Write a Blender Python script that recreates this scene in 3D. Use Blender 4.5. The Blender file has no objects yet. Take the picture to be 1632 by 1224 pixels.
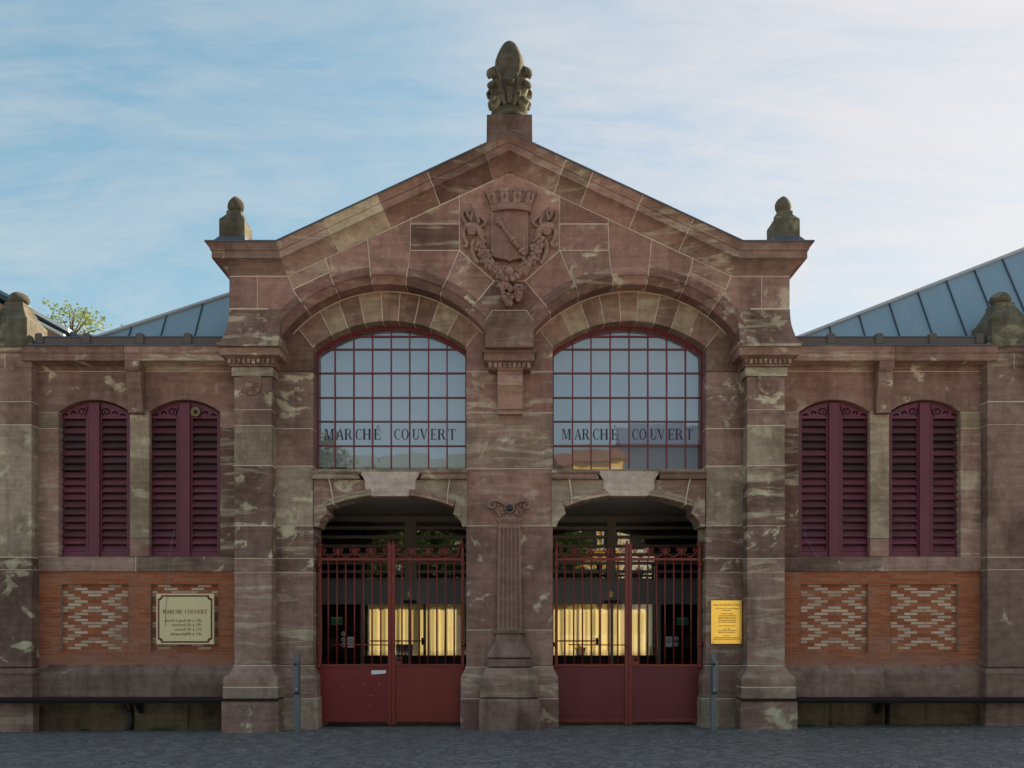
import bpy, bmesh, math, random
from mathutils import Vector, Matrix
from mathutils.geometry import tessellate_polygon
random.seed(11)
SC = bpy.context.scene
COL = SC.collection
R = math.radians

# ------------------------------------------------------------------ camera
D, F, HX, HY, EYE = 13.5, 1350.0, 812.0, 1000.0, 1.6
cam = bpy.data.cameras.new("camera"); camo = bpy.data.objects.new("camera", cam); COL.objects.link(camo)
camo.location = (0, -D, EYE); camo.rotation_euler = (R(90), 0, 0)
cam.sensor_width = 36; cam.lens = 36*F/1632; cam.clip_end = 2000
cam.shift_x = 4/1632; cam.shift_y = (HY-612)/1632
SC.camera = camo

# ------------------------------------------------------------------ light
SUN_EL, SUN_AZ = 25.0, 54.0          # azimuth measured from +Y (into the picture) towards +X (right)
S = Vector((math.sin(R(SUN_AZ))*math.cos(R(SUN_EL)), math.cos(R(SUN_AZ))*math.cos(R(SUN_EL)), math.sin(R(SUN_EL))))
sl = bpy.data.lights.new("sun", 'SUN'); sl.energy = 5.0; sl.angle = R(0.5); sl.color = (1, .86, .68)
so = bpy.data.objects.new("sun", sl); COL.objects.link(so); so.rotation_euler = S.to_track_quat('Z', 'Y').to_euler()
so.location = (30, 20, 30)

W = bpy.data.worlds.new("World"); SC.world = W; W.use_nodes = True
wn = W.node_tree; wn.nodes.clear()
def N(nt, t, **kw):
    n = nt.nodes.new(t)
    for k, v in kw.items(): setattr(n, k, v)
    return n
def setin(nt, n, **kw):
    for k, v in kw.items():
        k = k.replace('_', ' ')
        if hasattr(v, 'is_output') or isinstance(v, bpy.types.NodeSocket): nt.links.new(v, n.inputs[k])
        else: n.inputs[k].default_value = v
def mathn(nt, op, a, b=None, c=None, clamp=False):
    n = N(nt, 'ShaderNodeMath', operation=op, use_clamp=clamp)
    for i, v in enumerate((a, b, c)):
        if v is None: continue
        if isinstance(v, bpy.types.NodeSocket): nt.links.new(v, n.inputs[i])
        else: n.inputs[i].default_value = v
    return n.outputs[0]
def mixc(nt, fac, a, b, blend='MIX'):
    n = N(nt, 'ShaderNodeMix', data_type='RGBA', blend_type=blend)
    for i, v in ((0, fac), (6, a), (7, b)):
        if isinstance(v, bpy.types.NodeSocket): nt.links.new(v, n.inputs[i])
        else:
            n.inputs[i].default_value = v if i == 0 else (tuple(v)+(1,))[:4]
    return n.outputs[2]
def ramp(nt, fac, stops, interp='LINEAR'):
    n = N(nt, 'ShaderNodeValToRGB'); nt.links.new(fac, n.inputs[0]); e = n.color_ramp.elements
    n.color_ramp.interpolation = interp
    while len(e) < len(stops): e.new(.5)
    for el, (p, c) in zip(e, stops):
        el.position = p
        el.color = (c, c, c, 1) if isinstance(c, (int, float)) else (tuple(c)+(1,))[:4]
    return n.outputs[0]
def noise(nt, vec, scale, detail=4, rough=.55, dist=0.0):
    n = N(nt, 'ShaderNodeTexNoise'); nt.links.new(vec, n.inputs['Vector'])
    n.inputs['Scale'].default_value = scale; n.inputs['Detail'].default_value = detail
    n.inputs['Roughness'].default_value = rough; n.inputs['Distortion'].default_value = dist
    return n.outputs[0]
def mapv(nt, vec, scale=(1, 1, 1), loc=(0, 0, 0), rot=(0, 0, 0)):
    n = N(nt, 'ShaderNodeMapping'); nt.links.new(vec, n.inputs['Vector'])
    n.inputs['Scale'].default_value = scale; n.inputs['Location'].default_value = loc; n.inputs['Rotation'].default_value = rot
    return n.outputs[0]

SKY_STRENGTH = 0.135
sky = N(wn, 'ShaderNodeTexSky', sky_type='NISHITA', sun_disc=False, sun_elevation=R(SUN_EL), sun_rotation=R(SUN_AZ),
        altitude=100, air_density=1.0, dust_density=.5, ozone_density=1.4)
tc = N(wn, 'ShaderNodeTexCoord')
gen = tc.outputs['Generated']
sep = N(wn, 'ShaderNodeSeparateXYZ'); wn.links.new(gen, sep.inputs[0])
zc = mathn(wn, 'ADD', mathn(wn, 'MAXIMUM', sep.outputs[2], 0.0), 0.22)
comb = N(wn, 'ShaderNodeCombineXYZ')
wn.links.new(mathn(wn, 'DIVIDE', sep.outputs[0], zc), comb.inputs[0]); wn.links.new(mathn(wn, 'DIVIDE', sep.outputs[1], zc), comb.inputs[1])
cv = mapv(wn, comb.outputs[0], scale=(1.0, 1.9, 1), rot=(0, 0, R(24)))
c1 = noise(wn, cv, 2.3, 10, .66, .7)
c2 = noise(wn, mapv(wn, comb.outputs[0], scale=(.9, 4.5, 1), rot=(0, 0, R(-32))), 1.3, 9, .68, 1.4)
c3 = noise(wn, comb.outputs[0], .7, 3)
cl = mathn(wn, 'MULTIPLY', ramp(wn, mathn(wn, 'ADD', mathn(wn, 'MULTIPLY', c1, .55), mathn(wn, 'MULTIPLY', c2, .45)), [(.42, 0), (.585, 1)]), ramp(wn, c3, [(.3, .4), (.6, 1)]))
cloudcol = mixc(wn, .62, sky.outputs[0], (3.9, 4.0, 4.0))
skyc = mixc(wn, 1, mixc(wn, mathn(wn, 'MULTIPLY', cl, .62), sky.outputs[0], cloudcol), (.97, 1.0, .93), 'MULTIPLY')
dt = N(wn, 'ShaderNodeVectorMath', operation='DOT_PRODUCT'); wn.links.new(gen, dt.inputs[0]); dt.inputs[1].default_value = tuple(S)
veil = mathn(wn, 'MULTIPLY', ramp(wn, dt.outputs['Value'], [(.6, 0), (1.0, 1)]), mathn(wn, 'ADD', .25, mathn(wn, 'MULTIPLY', cl, .4)))
skyc = mixc(wn, veil, skyc, (8.6, 6.9, 6.3))
den = mixc(wn, 1, mixc(wn, 1, skyc, (1/3.4, 1/3.4, 1/3.4), 'MULTIPLY'), (1, 1, 1), 'ADD')   # gentle shoulder: sky colour compressed to tame the glare round the sun
skyc = mixc(wn, 1, mixc(wn, 1, skyc, (1.30, 1.32, 1.34), 'MULTIPLY'), den, 'DIVIDE')
hs = N(wn, 'ShaderNodeHueSaturation'); hs.inputs['Hue'].default_value = .490; hs.inputs['Saturation'].default_value = 1.2; wn.links.new(skyc, hs.inputs['Color']); skyc = hs.outputs[0]
bg = N(wn, 'ShaderNodeBackground'); wn.links.new(skyc, bg.inputs[0]); bg.inputs[1].default_value = SKY_STRENGTH
wo = N(wn, 'ShaderNodeOutputWorld'); wn.links.new(bg.outputs[0], wo.inputs[0])
SC.view_settings.view_transform = 'Standard'; SC.view_settings.look = 'None'
SC.view_settings.gamma = 1; SC.view_settings.exposure = 1.15; SC.view_settings.use_curve_mapping = False

# ------------------------------------------------------------------ helpers
def k_(Y): return (D+Y)/F
def X(px, Y=0): return (px-HX)*k_(Y)
def Z(py, Y=0): return EYE+(HY-py)*k_(Y)
def P(px, py, Y=0): return Vector((X(px, Y), Y, Z(py, Y)))
def XZ(px, py, Y=0): return (X(px, Y), Z(py, Y))
def PP(pts, Y): return [XZ(a, b, Y) for a, b in pts]

class MB:
    def __init__(s, sgn=1): s.v = []; s.f = []; s.m = []; s.sgn = sgn; s.sm = []
    def add(s, vs, fs, mi=0, smooth=False):
        b = len(s.v)
        if s.sgn < 0:
            s.v += [(-p[0], p[1], p[2]) for p in vs]; fs = [tuple(reversed(f)) for f in fs]
        else: s.v += [tuple(p) for p in vs]
        s.f += [tuple(i+b for i in f) for f in fs]; s.m += [mi]*len(fs); s.sm += [smooth]*len(fs)
    def box(s, x0, x1, y0, y1, z0, z1, mi=0):
        x0, x1 = min(x0, x1), max(x0, x1); z0, z1 = min(z0, z1), max(z0, z1); y0, y1 = min(y0, y1), max(y0, y1)
        s.add([(x, y, z) for z in (z0, z1) for y in (y0, y1) for x in (x0, x1)],
              [(0, 2, 3, 1), (4, 5, 7, 6), (0, 1, 5, 4), (2, 6, 7, 3), (0, 4, 6, 2), (1, 3, 7, 5)], mi)
    def pbox(s, px0, py0, px1, py1, yf, yb, mi=0):
        s.box(X(px0, yf), X(px1, yf), yf, yb, Z(py0, yf), Z(py1, yf), mi)
    def prism(s, pts, yf, yb, mi=0, gap=0.0):
        n = len(pts)
        a = sum(pts[i][0]*pts[(i+1) % n][1]-pts[(i+1) % n][0]*pts[i][1] for i in range(n))
        if a < 0: pts = list(reversed(pts))
        if gap:
            out = []
            for i in range(n):
                p0, p1, p2 = Vector(pts[i-1]), Vector(pts[i]), Vector(pts[(i+1) % n])
                d1 = (p1-p0).normalized(); d2 = (p2-p1).normalized()
                n1 = Vector((-d1.y, d1.x)); n2 = Vector((-d2.y, d2.x)); m = n1+n2
                L = max(.5, m.dot(n1)); q = p1+m*(gap/L); out.append((q.x, q.y))
            pts = out
        # ccw in xz seen from -y
        vs = [(x, yf, z) for x, z in pts]+[(x, yb, z) for x, z in pts]
        fs = [tuple(range(n)), tuple(range(2*n-1, n-1, -1))]+[(i, i+n, (i+1) % n+n, (i+1) % n) for i in range(n)]
        s.add(vs, fs, mi)
    def holed(s, outer, holes, yf, yb, mi=0):
        loops = [outer]+holes; flat = [p for l in loops for p in l]; n = len(flat)
        tris = tessellate_polygon([[Vector((x, z, 0)) for x, z in l] for l in loops])
        vs = [(x, yf, z) for x, z in flat]+[(x, yb, z) for x, z in flat]; fs = []
        for t in tris:
            a, b, c = (Vector(flat[i]) for i in t)
            if (b-a).cross(c-a) < 0: t = tuple(reversed(t))
            fs.append(tuple(t)); fs.append(tuple(i+n for i in reversed(t)))
        b0 = 0
        for l in loops:
            m = len(l)
            for i in range(m): fs.append((b0+i, b0+i+n, b0+(i+1) % m+n, b0+(i+1) % m))
            b0 += m
        s.add(vs, fs, mi)
    def sweep_xz(s, path, prof, yref, g0=None, g1=None, e0=0, e1=0, mi=0, smooth=False):
        # prof (out, n): out towards the viewer (-y), n along the in-plane normal
        pts = [Vector(p) for p in path]; n = len(pts); m = len(prof); vs = []
        for i in range(n):
            a = pts[i-1] if i else (Vector(g0) if g0 else None); b = pts[i+1] if i < n-1 else (Vector(g1) if g1 else None)
            d1 = (pts[i]-a).normalized() if a is not None else None; d2 = (b-pts[i]).normalized() if b is not None else None
            if d1 is None: d1 = d2
            if d2 is None: d2 = d1
            n1 = Vector((-d1.y, d1.x)); n2 = Vector((-d2.y, d2.x)); mm = n1+n2; mm = mm/max(.3, mm.dot(n1))
            ext = 0; td = d2
            if i == 0: ext = -e0
            if i == n-1: ext = e1; td = d1
            for o, h in prof:
                q = pts[i]+mm*h+td*(ext*o); vs.append((q.x, yref-o, q.y))
        fs = []
        for i in range(n-1):
            for j in range(m):
                j2 = (j+1) % m; fs.append((i*m+j, (i+1)*m+j, (i+1)*m+j2, i*m+j2))
        fs.append(tuple(range(m-1, -1, -1))); fs.append(tuple((n-1)*m+j for j in range(m)))
        s.add(vs, [tuple(reversed(f)) for f in fs], mi, smooth)
    def sweep_xy(s, path, prof, mi=0):
        # prof (out, z); outward = right-hand side of travel
        pts = [Vector(p) for p in path]; n = len(pts); m = len(prof); vs = []
        for i in range(n):
            d1 = (pts[i]-pts[i-1]).normalized() if i else None; d2 = (pts[i+1]-pts[i]).normalized() if i < n-1 else None
            if d1 is None: d1 = d2
            if d2 is None: d2 = d1
            n1 = Vector((d1.y, -d1.x)); n2 = Vector((d2.y, -d2.x)); mm = n1+n2; mm = mm/max(.3, mm.dot(n1))
            for o, h in prof:
                q = pts[i]+mm*o; vs.append((q.x, q.y, h))
        fs = []
        for i in range(n-1):
            for j in range(m):
                j2 = (j+1) % m; fs.append((i*m+j, (i+1)*m+j, (i+1)*m+j2, i*m+j2))
        fs.append(tuple(range(m-1, -1, -1))); fs.append(tuple((n-1)*m+j for j in range(m)))
        s.add(vs, fs, mi)
    def tube(s, path, r, r2=None, B=(0, 1, 0), seg=8, mi=0, smooth=True, close=True):
        # elliptical tube; r in the plane perpendicular to B, r2 along B; r may be a list
        pts = [Vector(p) for p in path]; n = len(pts); vs = []; B = Vector(B).normalized()
        for i in range(n):
            t = (pts[min(i+1, n-1)]-pts[max(i-1, 0)]).normalized()
            Nn = B.cross(t)
            if Nn.length < 1e-4: Nn = Vector((1, 0, 0)).cross(t)
            Nn.normalize(); Bn = t.cross(Nn)
            ra = r[i] if isinstance(r, (list, tuple)) else r
            rb = (r2[i] if isinstance(r2, (list, tuple)) else r2) if r2 is not None else ra
            for j in range(seg):
                a = 2*math.pi*j/seg; vs.append(pts[i]+Nn*(ra*math.cos(a))+Bn*(rb*math.sin(a)))
        fs = [(i*seg+j, i*seg+(j+1) % seg, (i+1)*seg+(j+1) % seg, (i+1)*seg+j) for i in range(n-1) for j in range(seg)]
        fs += [tuple(range(seg-1, -1, -1)), tuple((n-1)*seg+j for j in range(seg))]
        s.add(vs, fs, mi, smooth)
    def lathe(s, prof, c, seg=24, fn=None, mi=0, smooth=True, axis='z'):
        vs = []; m = len(prof)
        for r, h in prof:
            for j in range(seg):
                a = 2*math.pi*j/seg; rr = r*(fn(a, h) if fn else 1)
                if axis == 'z': vs.append((c[0]+rr*math.cos(a), c[1]+rr*math.sin(a), c[2]+h))
                else: vs.append((c[0]+rr*math.cos(a), c[1]-h, c[2]+rr*math.sin(a)))
        fs = [(i*seg+j, i*seg+(j+1) % seg, (i+1)*seg+(j+1) % seg, (i+1)*seg+j) for i in range(m-1) for j in range(seg)]
        fs += [tuple(range(seg-1, -1, -1)), tuple((m-1)*seg+j for j in range(seg))]
        s.add(vs, fs, mi, smooth)
    def loft(s, levels, mi=0):
        # levels (z, x0, x1, y0, y1)
        vs = []
        for z, x0, x1, y0, y1 in levels: vs += [(x0, y0, z), (x1, y0, z), (x1, y1, z), (x0, y1, z)]
        n = len(levels); fs = [(3, 2, 1, 0), tuple(4*(n-1)+j for j in range(4))]
        for i in range(n-1):
            for j in range(4): fs.append((4*i+j, 4*i+(j+1) % 4, 4*i+4+(j+1) % 4, 4*i+4+j))
        s.add(vs, fs, mi)
    def ball(s, c, r, sx=1, sy=1, sz=1, n=8, mi=0):
        prof = [(r*max(.02, math.sin(math.pi*i/n)), -r*math.cos(math.pi*i/n)) for i in range(n+1)]
        vs = []; seg = n+2
        for a, h in prof:
            for j in range(seg):
                t = 2*math.pi*j/seg; vs.append((c[0]+a*math.cos(t)*sx, c[1]+a*math.sin(t)*sy, c[2]+h*sz))
        fs = [(i*seg+j, i*seg+(j+1) % seg, (i+1)*seg+(j+1) % seg, (i+1)*seg+j) for i in range(n) for j in range(seg)]
        fs += [tuple(range(seg-1, -1, -1)), tuple(n*seg+j for j in range(seg))]
        s.add(vs, fs, mi, True)
    def build(s, name, mats, parent=None, bevel=0, label=None):
        me = bpy.data.meshes.new(name); me.from_pydata(s.v, [], s.f)
        for m in (mats if isinstance(mats, (list, tuple)) else [mats]): me.materials.append(m)
        me.polygons.foreach_set('material_index', s.m); me.polygons.foreach_set('use_smooth', s.sm); me.update()
        o = bpy.data.objects.new(name, me); COL.objects.link(o)
        if parent: o.parent = parent
        if bevel:
            b = o.modifiers.new('bevel', 'BEVEL'); b.width = bevel; b.segments = 2; b.limit_method = 'ANGLE'; b.angle_limit = R(35); b.use_clamp_overlap = True
        if label: o['label'] = label
        return o

def empty(name, loc, parent=None):
    o = bpy.data.objects.new(name, None); COL.objects.link(o); o.location = loc; o.empty_display_size = .2
    if parent: o.parent = parent
    return o
def tag(o, label=None, cat=None, group=None, kind=None):
    if label: o['label'] = label
    if cat: o['category'] = cat
    if group: o['group'] = group
    if kind: o['kind'] = kind
    return o
def thing(name, label, cat, loc=(0, 0, 0), group=None): return tag(empty(name, loc), label, cat, group)
def grp(name, parent): return empty(name, (0, 0, 0), parent)
def arc(cx, cz, r, a0, a1, n=14):
    # angles from vertical, clockwise positive, degrees
    return [(cx+r*math.sin(R(a0+(a1-a0)*i/n)), cz+r*math.cos(R(a0+(a1-a0)*i/n))) for i in range(n+1)]

# ------------------------------------------------------------------ materials
def newmat(name):
    m = bpy.data.materials.new(name); m.use_nodes = True; nt = m.node_tree
    return m, nt, nt.nodes['Principled BSDF']
def bump(nt, bs, h, strength=.3, dist=.02):
    b = N(nt, 'ShaderNodeBump'); nt.links.new(h, b.inputs['Height']); b.inputs['Strength'].default_value = strength; b.inputs['Distance'].default_value = dist
    nt.links.new(b.outputs[0], bs.inputs['Normal'])
def plain(name, col, rough=.6, metal=0, var=.12, scale=14, spec=.4):
    m, nt, bs = newmat(name)
    g = N(nt, 'ShaderNodeNewGeometry'); n = noise(nt, g.outputs['Position'], scale, 5, .6)
    n2 = noise(nt, g.outputs['Position'], scale*.13, 3, .6)
    f = mathn(nt, 'ADD', mathn(nt, 'MULTIPLY', n, .6), mathn(nt, 'MULTIPLY', n2, .6))
    c = mixc(nt, f, tuple(x*(1-var) for x in col), tuple(min(1, x*(1+var)) for x in col))
    nt.links.new(c, bs.inputs['Base Color']); bs.inputs['Metallic'].default_value = metal
    nt.links.new(ramp(nt, n2, [(.2, max(0, rough-.12)), (.8, min(1, rough+.12))]), bs.inputs['Roughness'])
    bs.inputs['Specular IOR Level'].default_value = spec
    return m

def stone(name, stops, tr=.5, patch=.62, patch_amt=.8, streak=.5, patchcol=(.70, .56, .40), dirt=.5):
    m, nt, bs = newmat(name)
    g = N(nt, 'ShaderNodeNewGeometry'); pos = g.outputs['Position']; r = g.outputs['Random Per Island']
    cmb = N(nt, 'ShaderNodeCombineXYZ')
    nt.links.new(mathn(nt, 'MULTIPLY', r, 71), cmb.inputs[0]); nt.links.new(mathn(nt, 'MULTIPLY', r, 113), cmb.inputs[2]); nt.links.new(mathn(nt, 'MULTIPLY', r, 37), cmb.inputs[1])
    va = N(nt, 'ShaderNodeVectorMath', operation='ADD'); nt.links.new(pos, va.inputs[0]); nt.links.new(cmb.outputs[0], va.inputs[1]); vec = va.outputs[0]
    r2 = mathn(nt, 'FRACT', mathn(nt, 'MULTIPLY', r, 7.31)); r3 = mathn(nt, 'FRACT', mathn(nt, 'MULTIPLY', r, 19.7))
    base = ramp(nt, r, stops); tone = mathn(nt, 'ADD', .99-tr/2, mathn(nt, 'MULTIPLY', mathn(nt, 'FRACT', mathn(nt, 'MULTIPLY', r, 41.3)), tr))
    tcol = N(nt, 'ShaderNodeCombineXYZ'); [nt.links.new(tone, tcol.inputs[i]) for i in range(3)]; base = mixc(nt, 1, base, tcol.outputs[0], 'MULTIPLY')
    # bedding streaks
    bed = noise(nt, mapv(nt, vec, scale=(.7, .7, 7.5), rot=(0, R(4), 0)), 1.6, 6, .62, .5)
    base = mixc(nt, ramp(nt, bed, [(.34, 0), (.75, 1)]), mixc(nt, 1, base, (.82, .79, .77), 'MULTIPLY'), mixc(nt, 1, base, (1.16, 1.14, 1.1), 'MULTIPLY'))
    # pale bleached bands along the bedding
    st = noise(nt, mapv(nt, vec, scale=(.55, .55, 4.2), rot=(0, R(-5), 0)), 1.5, 7, .6, .8)
    stf = mathn(nt, 'MULTIPLY', ramp(nt, st, [(.525, 0), (.62, 1)]), mathn(nt, 'MULTIPLY', ramp(nt, r2, [(.25, 0), (.8, 1)]), streak))
    base = mixc(nt, stf, base, patchcol)
    # spalled pale blotches
    pn = noise(nt, mapv(nt, vec, scale=(1.2, 1.2, 1.7)), 2.1, 7, .58, .55)
    pf = mathn(nt, 'MULTIPLY', ramp(nt, mathn(nt, 'ADD', pn, mathn(nt, 'MULTIPLY', mathn(nt, 'SUBTRACT', noise(nt, vec, 16, 4, .7), .5), .14)), [(patch-.01, 0), (patch+.055, 1)]), mathn(nt, 'MULTIPLY', ramp(nt, r3, [(.15, .15), (.8, 1)]), patch_amt))
    base = mixc(nt, pf, base, tuple(x*1.02 for x in patchcol))
    # grime
    dn = noise(nt, mapv(nt, pos, scale=(1, 1, .55)), .95, 7, .62, .4)
    base = mixc(nt, mathn(nt, 'MULTIPLY', ramp(nt, dn, [(.47, 0), (.62, 1)]), dirt), base, mixc(nt, 1, base, (.32, .28, .26), 'MULTIPLY'))
    vs = noise(nt, mapv(nt, pos, scale=(5.5, 5.5, .45)), 1.3, 5, .6)
    base = mixc(nt, mathn(nt, 'MULTIPLY', ramp(nt, vs, [(.52, 0), (.74, 1)]), .7*dirt), base, mixc(nt, 1, base, (.42, .37, .35), 'MULTIPLY'))
    md = noise(nt, vec, 7, 6, .7)
    base = mixc(nt, ramp(nt, md, [(.3, 0), (.7, 1)]), mixc(nt, 1, base, (.76, .73, .72), 'MULTIPLY'), mixc(nt, 1, base, (1.2, 1.2, 1.2), 'MULTIPLY'))
    gr = noise(nt, pos, 75, 4, .7)
    base = mixc(nt, ramp(nt, gr, [(.25, 0), (.75, 1)]), mixc(nt, 1, base, (.86, .86, .86), 'MULTIPLY'), mixc(nt, 1, base, (1.13, 1.13, 1.13), 'MULTIPLY'))
    base = mixc(nt, 1, base, (.98, 1.09, 1.07), 'MULTIPLY')
    nt.links.new(base, bs.inputs['Base Color']); bs.inputs['Roughness'].default_value = .92; bs.inputs['Specular IOR Level'].default_value = .2
    h = mathn(nt, 'ADD', mathn(nt, 'MULTIPLY', gr, .25), mathn(nt, 'ADD', mathn(nt, 'MULTIPLY', pf, -.5), noise(nt, vec, 9, 6, .65)))
    bump(nt, bs, h, .45, .014)
    return m
PINK = [(0, (.35, .185, .15)), (.22, (.42, .24, .20)), (.4, (.26, .135, .11)), (.55, (.40, .245, .205)), (.72, (.25, .13, .105)), (.88, (.44, .30, .225)), (1, (.50, .38, .27))]
M = {}
M['stone'] = stone('pink_sandstone', PINK)
M['stone_pier'] = stone('weathered_sandstone', [(0, (.35, .195, .16)), (.25, (.41, .245, .205)), (.45, (.28, .155, .13)), (.64, (.38, .225, .19)), (.76, (.31, .175, .145)), (.9, (.44, .35, .265)), (1, (.42, .28, .22))], patch=.575, patch_amt=.9, streak=.62, dirt=.55)
M['stone_gable'] = stone('gable_sandstone', [(0, (.36, .185, .155)), (.25, (.43, .24, .205)), (.45, (.28, .14, .12)), (.7, (.40, .215, .185)), (.85, (.30, .16, .135)), (1, (.43, .27, .22))], patch=.60, patch_amt=.8, streak=.5, dirt=.5)
M['stone_ring'] = stone('arch_sandstone', [(0, (.42, .29, .215)), (.25, (.36, .21, .165)), (.5, (.26, .145, .115)), (.7, (.36, .215, .17)), (.86, (.46, .34, .24)), (1, (.32, .18, .14))], patch=.60, patch_amt=.8, streak=.5, dirt=.6)
M['stone_base'] = stone('plinth_sandstone', [(0, (.28, .165, .135)), (.5, (.33, .20, .165)), (1, (.24, .145, .12))], patch=.64, patch_amt=.5, streak=.3, dirt=.8)
M['stone_dark'] = stone('damp_sandstone', [(0, (.15, .09, .05)), (.5, (.20, .13, .08)), (1, (.12, .08, .05))], patch=.64, patch_amt=.35, streak=.3, patchcol=(.3, .25, .17), dirt=.95)
M['stone_grey'] = stone('lichen_sandstone', [(0, (.165, .135, .10)), (1, (.21, .175, .13))], patch=.6, patch_amt=.5, streak=.3, patchcol=(.40, .36, .22), dirt=.85)
M['stone_carved'] = stone('carved_sandstone', [(0, (.38, .21, .18)), (1, (.39, .22, .19))], tr=.2, patch=.68, patch_amt=.5, streak=.1, dirt=.25)
M['stone_new'] = stone('fresh_sandstone', [(0, (.66, .475, .42)), (1, (.68, .49, .435))], tr=.08, patch=.75, patch_amt=.1, streak=.05, dirt=.12)
M['mortar'] = plain('mortar', (.60, .49, .385), .95, 0, .55, 5)
M['mortar_dark'] = plain('brick_mortar', (.30, .19, .14), .95, 0, .2, 9)
M['lead'] = plain('lead_flashing', (.10, .11, .135), .5, .5, .2, 6)
def roofmat():
    m, nt, bs = newmat('zinc_roofing'); g = N(nt, 'ShaderNodeNewGeometry'); p = g.outputs['Position']
    n = noise(nt, mapv(nt, p, scale=(1.2, 1, .5)), 1.4, 6, .6)
    c = mixc(nt, n, (.17, .26, .33), (.26, .36, .43)); st = noise(nt, mapv(nt, p, scale=(9, 2, .5)), 1.2, 4)
    c = mixc(nt, mathn(nt, 'MULTIPLY', ramp(nt, st, [(.55, 0), (.75, 1)]), .3), c, (.30, .38, .44))
    nt.links.new(c, bs.inputs['Base Color']); bs.inputs['Metallic'].default_value = .2; bs.inputs['Roughness'].default_value = .55
    bump(nt, bs, noise(nt, p, 5, 3), .1, .03); return m
M['zinc'] = roofmat()
M['zinc_seam'] = plain('zinc_seam', (.07, .09, .12), .5, .4)
M['zinc_cap'] = plain('zinc_verge', (.42, .42, .43), .45, .5)
def brickmat(name, stops, white=False):
    m, nt, bs = newmat(name); g = N(nt, 'ShaderNodeNewGeometry'); p = g.outputs['Position']; r = g.outputs['Random Per Island']
    c = ramp(nt, r, stops); n = noise(nt, p, 25, 5, .7)
    c = mixc(nt, ramp(nt, n, [(.35, 0), (.7, 1)]), mixc(nt, 1, c, (.75, .72, .7), 'MULTIPLY'), c)
    big = noise(nt, p, 1.4, 5, .6, .5)
    c = mixc(nt, mathn(nt, 'MULTIPLY', ramp(nt, big, [(.52, 0), (.72, 1)]), .45), c, (.40, .24, .19) if not white else (.33, .2, .13))
    # salt bloom low on the wall, ragged edge
    sp = N(nt, 'ShaderNodeSeparateXYZ'); nt.links.new(p, sp.inputs[0])
    lo = mathn(nt, 'ADD', sp.outputs[2], mathn(nt, 'MULTIPLY', noise(nt, p, 2.2, 4), -.5))
    c = mixc(nt, mathn(nt, 'MULTIPLY', ramp(nt, mathn(nt, 'SUBTRACT', lo, .78), [(0, 1), (.22, 0)]), .6), c, (.33, .17, .135))
    nt.links.new(c, bs.inputs['Base Color']); bs.inputs['Roughness'].default_value = .85; bump(nt, bs, n, .3, .01); return m
M['brick'] = brickmat('red_brick', [(0, (.40, .105, .035)), (.3, (.48, .14, .05)), (.6, (.36, .085, .03)), (.85, (.52, .17, .065)), (1, (.44, .17, .09))])
M['brick_pale'] = brickmat('cream_brick', [(0, (.62, .42, .29)), (.4, (.82, .62, .45)), (.75, (.70, .50, .37)), (1, (.54, .32, .22))], True)
def paint(name, col, worn, amt=.5, rough=.5):
    m, nt, bs = newmat(name); g = N(nt, 'ShaderNodeNewGeometry'); p = g.outputs['Position']; r = g.outputs['Random Per Island']
    n = noise(nt, mapv(nt, p, scale=(1, 1, 5)), 4, 6, .65); f = mathn(nt, 'MULTIPLY', mathn(nt, 'ADD', mathn(nt, 'MULTIPLY', r, .7), mathn(nt, 'SUBTRACT', n, .3)), amt)
    c = mixc(nt, mathn(nt, 'MINIMUM', mathn(nt, 'MAXIMUM', f, 0), 1), col, worn)
    c = mixc(nt, mathn(nt, 'MULTIPLY', ramp(nt, noise(nt, mapv(nt, p, scale=(1, 1, .6)), 2.6, 6, .7), [(.42, 0), (.7, 1)]), .55), c, mixc(nt, 1, c, (1.45, 1.7, 1.7), 'MULTIPLY'))
    c = mixc(nt, ramp(nt, noise(nt, p, 40, 4), [(.3, 0), (.7, 1)]), mixc(nt, 1, c, (.85, .85, .85), 'MULTIPLY'), c)
    nt.links.new(c, bs.inputs['Base Color']); bs.inputs['Roughness'].default_value = rough; bump(nt, bs, n, .2, .004); return m
M['purple'] = paint('purple_paint', (.15, .020, .042), (.105, .020, .036), .4)
M['slat'] = paint('weathered_purple_slat', (.20, .040, .068), (.06, .027, .025), 1.1, .6)
M['red'] = paint('red_paint', (.22, .014, .018), (.15, .012, .018), .45, .42)
M['red_rust'] = paint('red_brown_paint', (.24, .026, .016), (.15, .016, .014), .5, .45)
M['maroon'] = paint('maroon_paint', (.15, .013, .022), (.11, .012, .018), .5, .45)
M['bar'] = paint('window_bar_paint', (.19, .022, .03), (.15, .02, .03), .4, .45)
M['doorgrey'] = plain('grey_door_metal', (.17, .165, .165), .5, .1, .1)
M['doordark'] = plain('dark_door_frame', (.15, .13, .11), .5, .1, .15)
M['black'] = plain('black_plastic', (.012, .012, .014), .45)
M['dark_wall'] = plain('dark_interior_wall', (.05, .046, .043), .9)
M['plaster'] = plain('vestibule_plaster', (.42, .40, .36), .9, 0, .15, 4)
M['steel'] = plain('grey_blue_steel', (.15, .165, .18), .5, .3, .12, 30)
M['bench'] = plain('dark_bench_timber', (.026, .022, .021), .85, 0, .5, 9, .12)
M['brass'] = plain('brass', (.45, .32, .10), .35, .9)
M['cream_sign'] = plain('cream_sign_face', (.74, .62, .36), .45, .25, .06, 5)
M['cream_edge'] = plain('cream_sign_border', (.78, .64, .40), .45, .2, .06, 5)
M['brown_ink'] = plain('brown_lettering', (.16, .04, .018), .5)
M['grey_ink'] = plain('faded_lettering', (.21, .155, .075), .6)
M['navy_ink'] = plain('dark_blue_lettering', (.035, .022, .05), .6)
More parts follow.
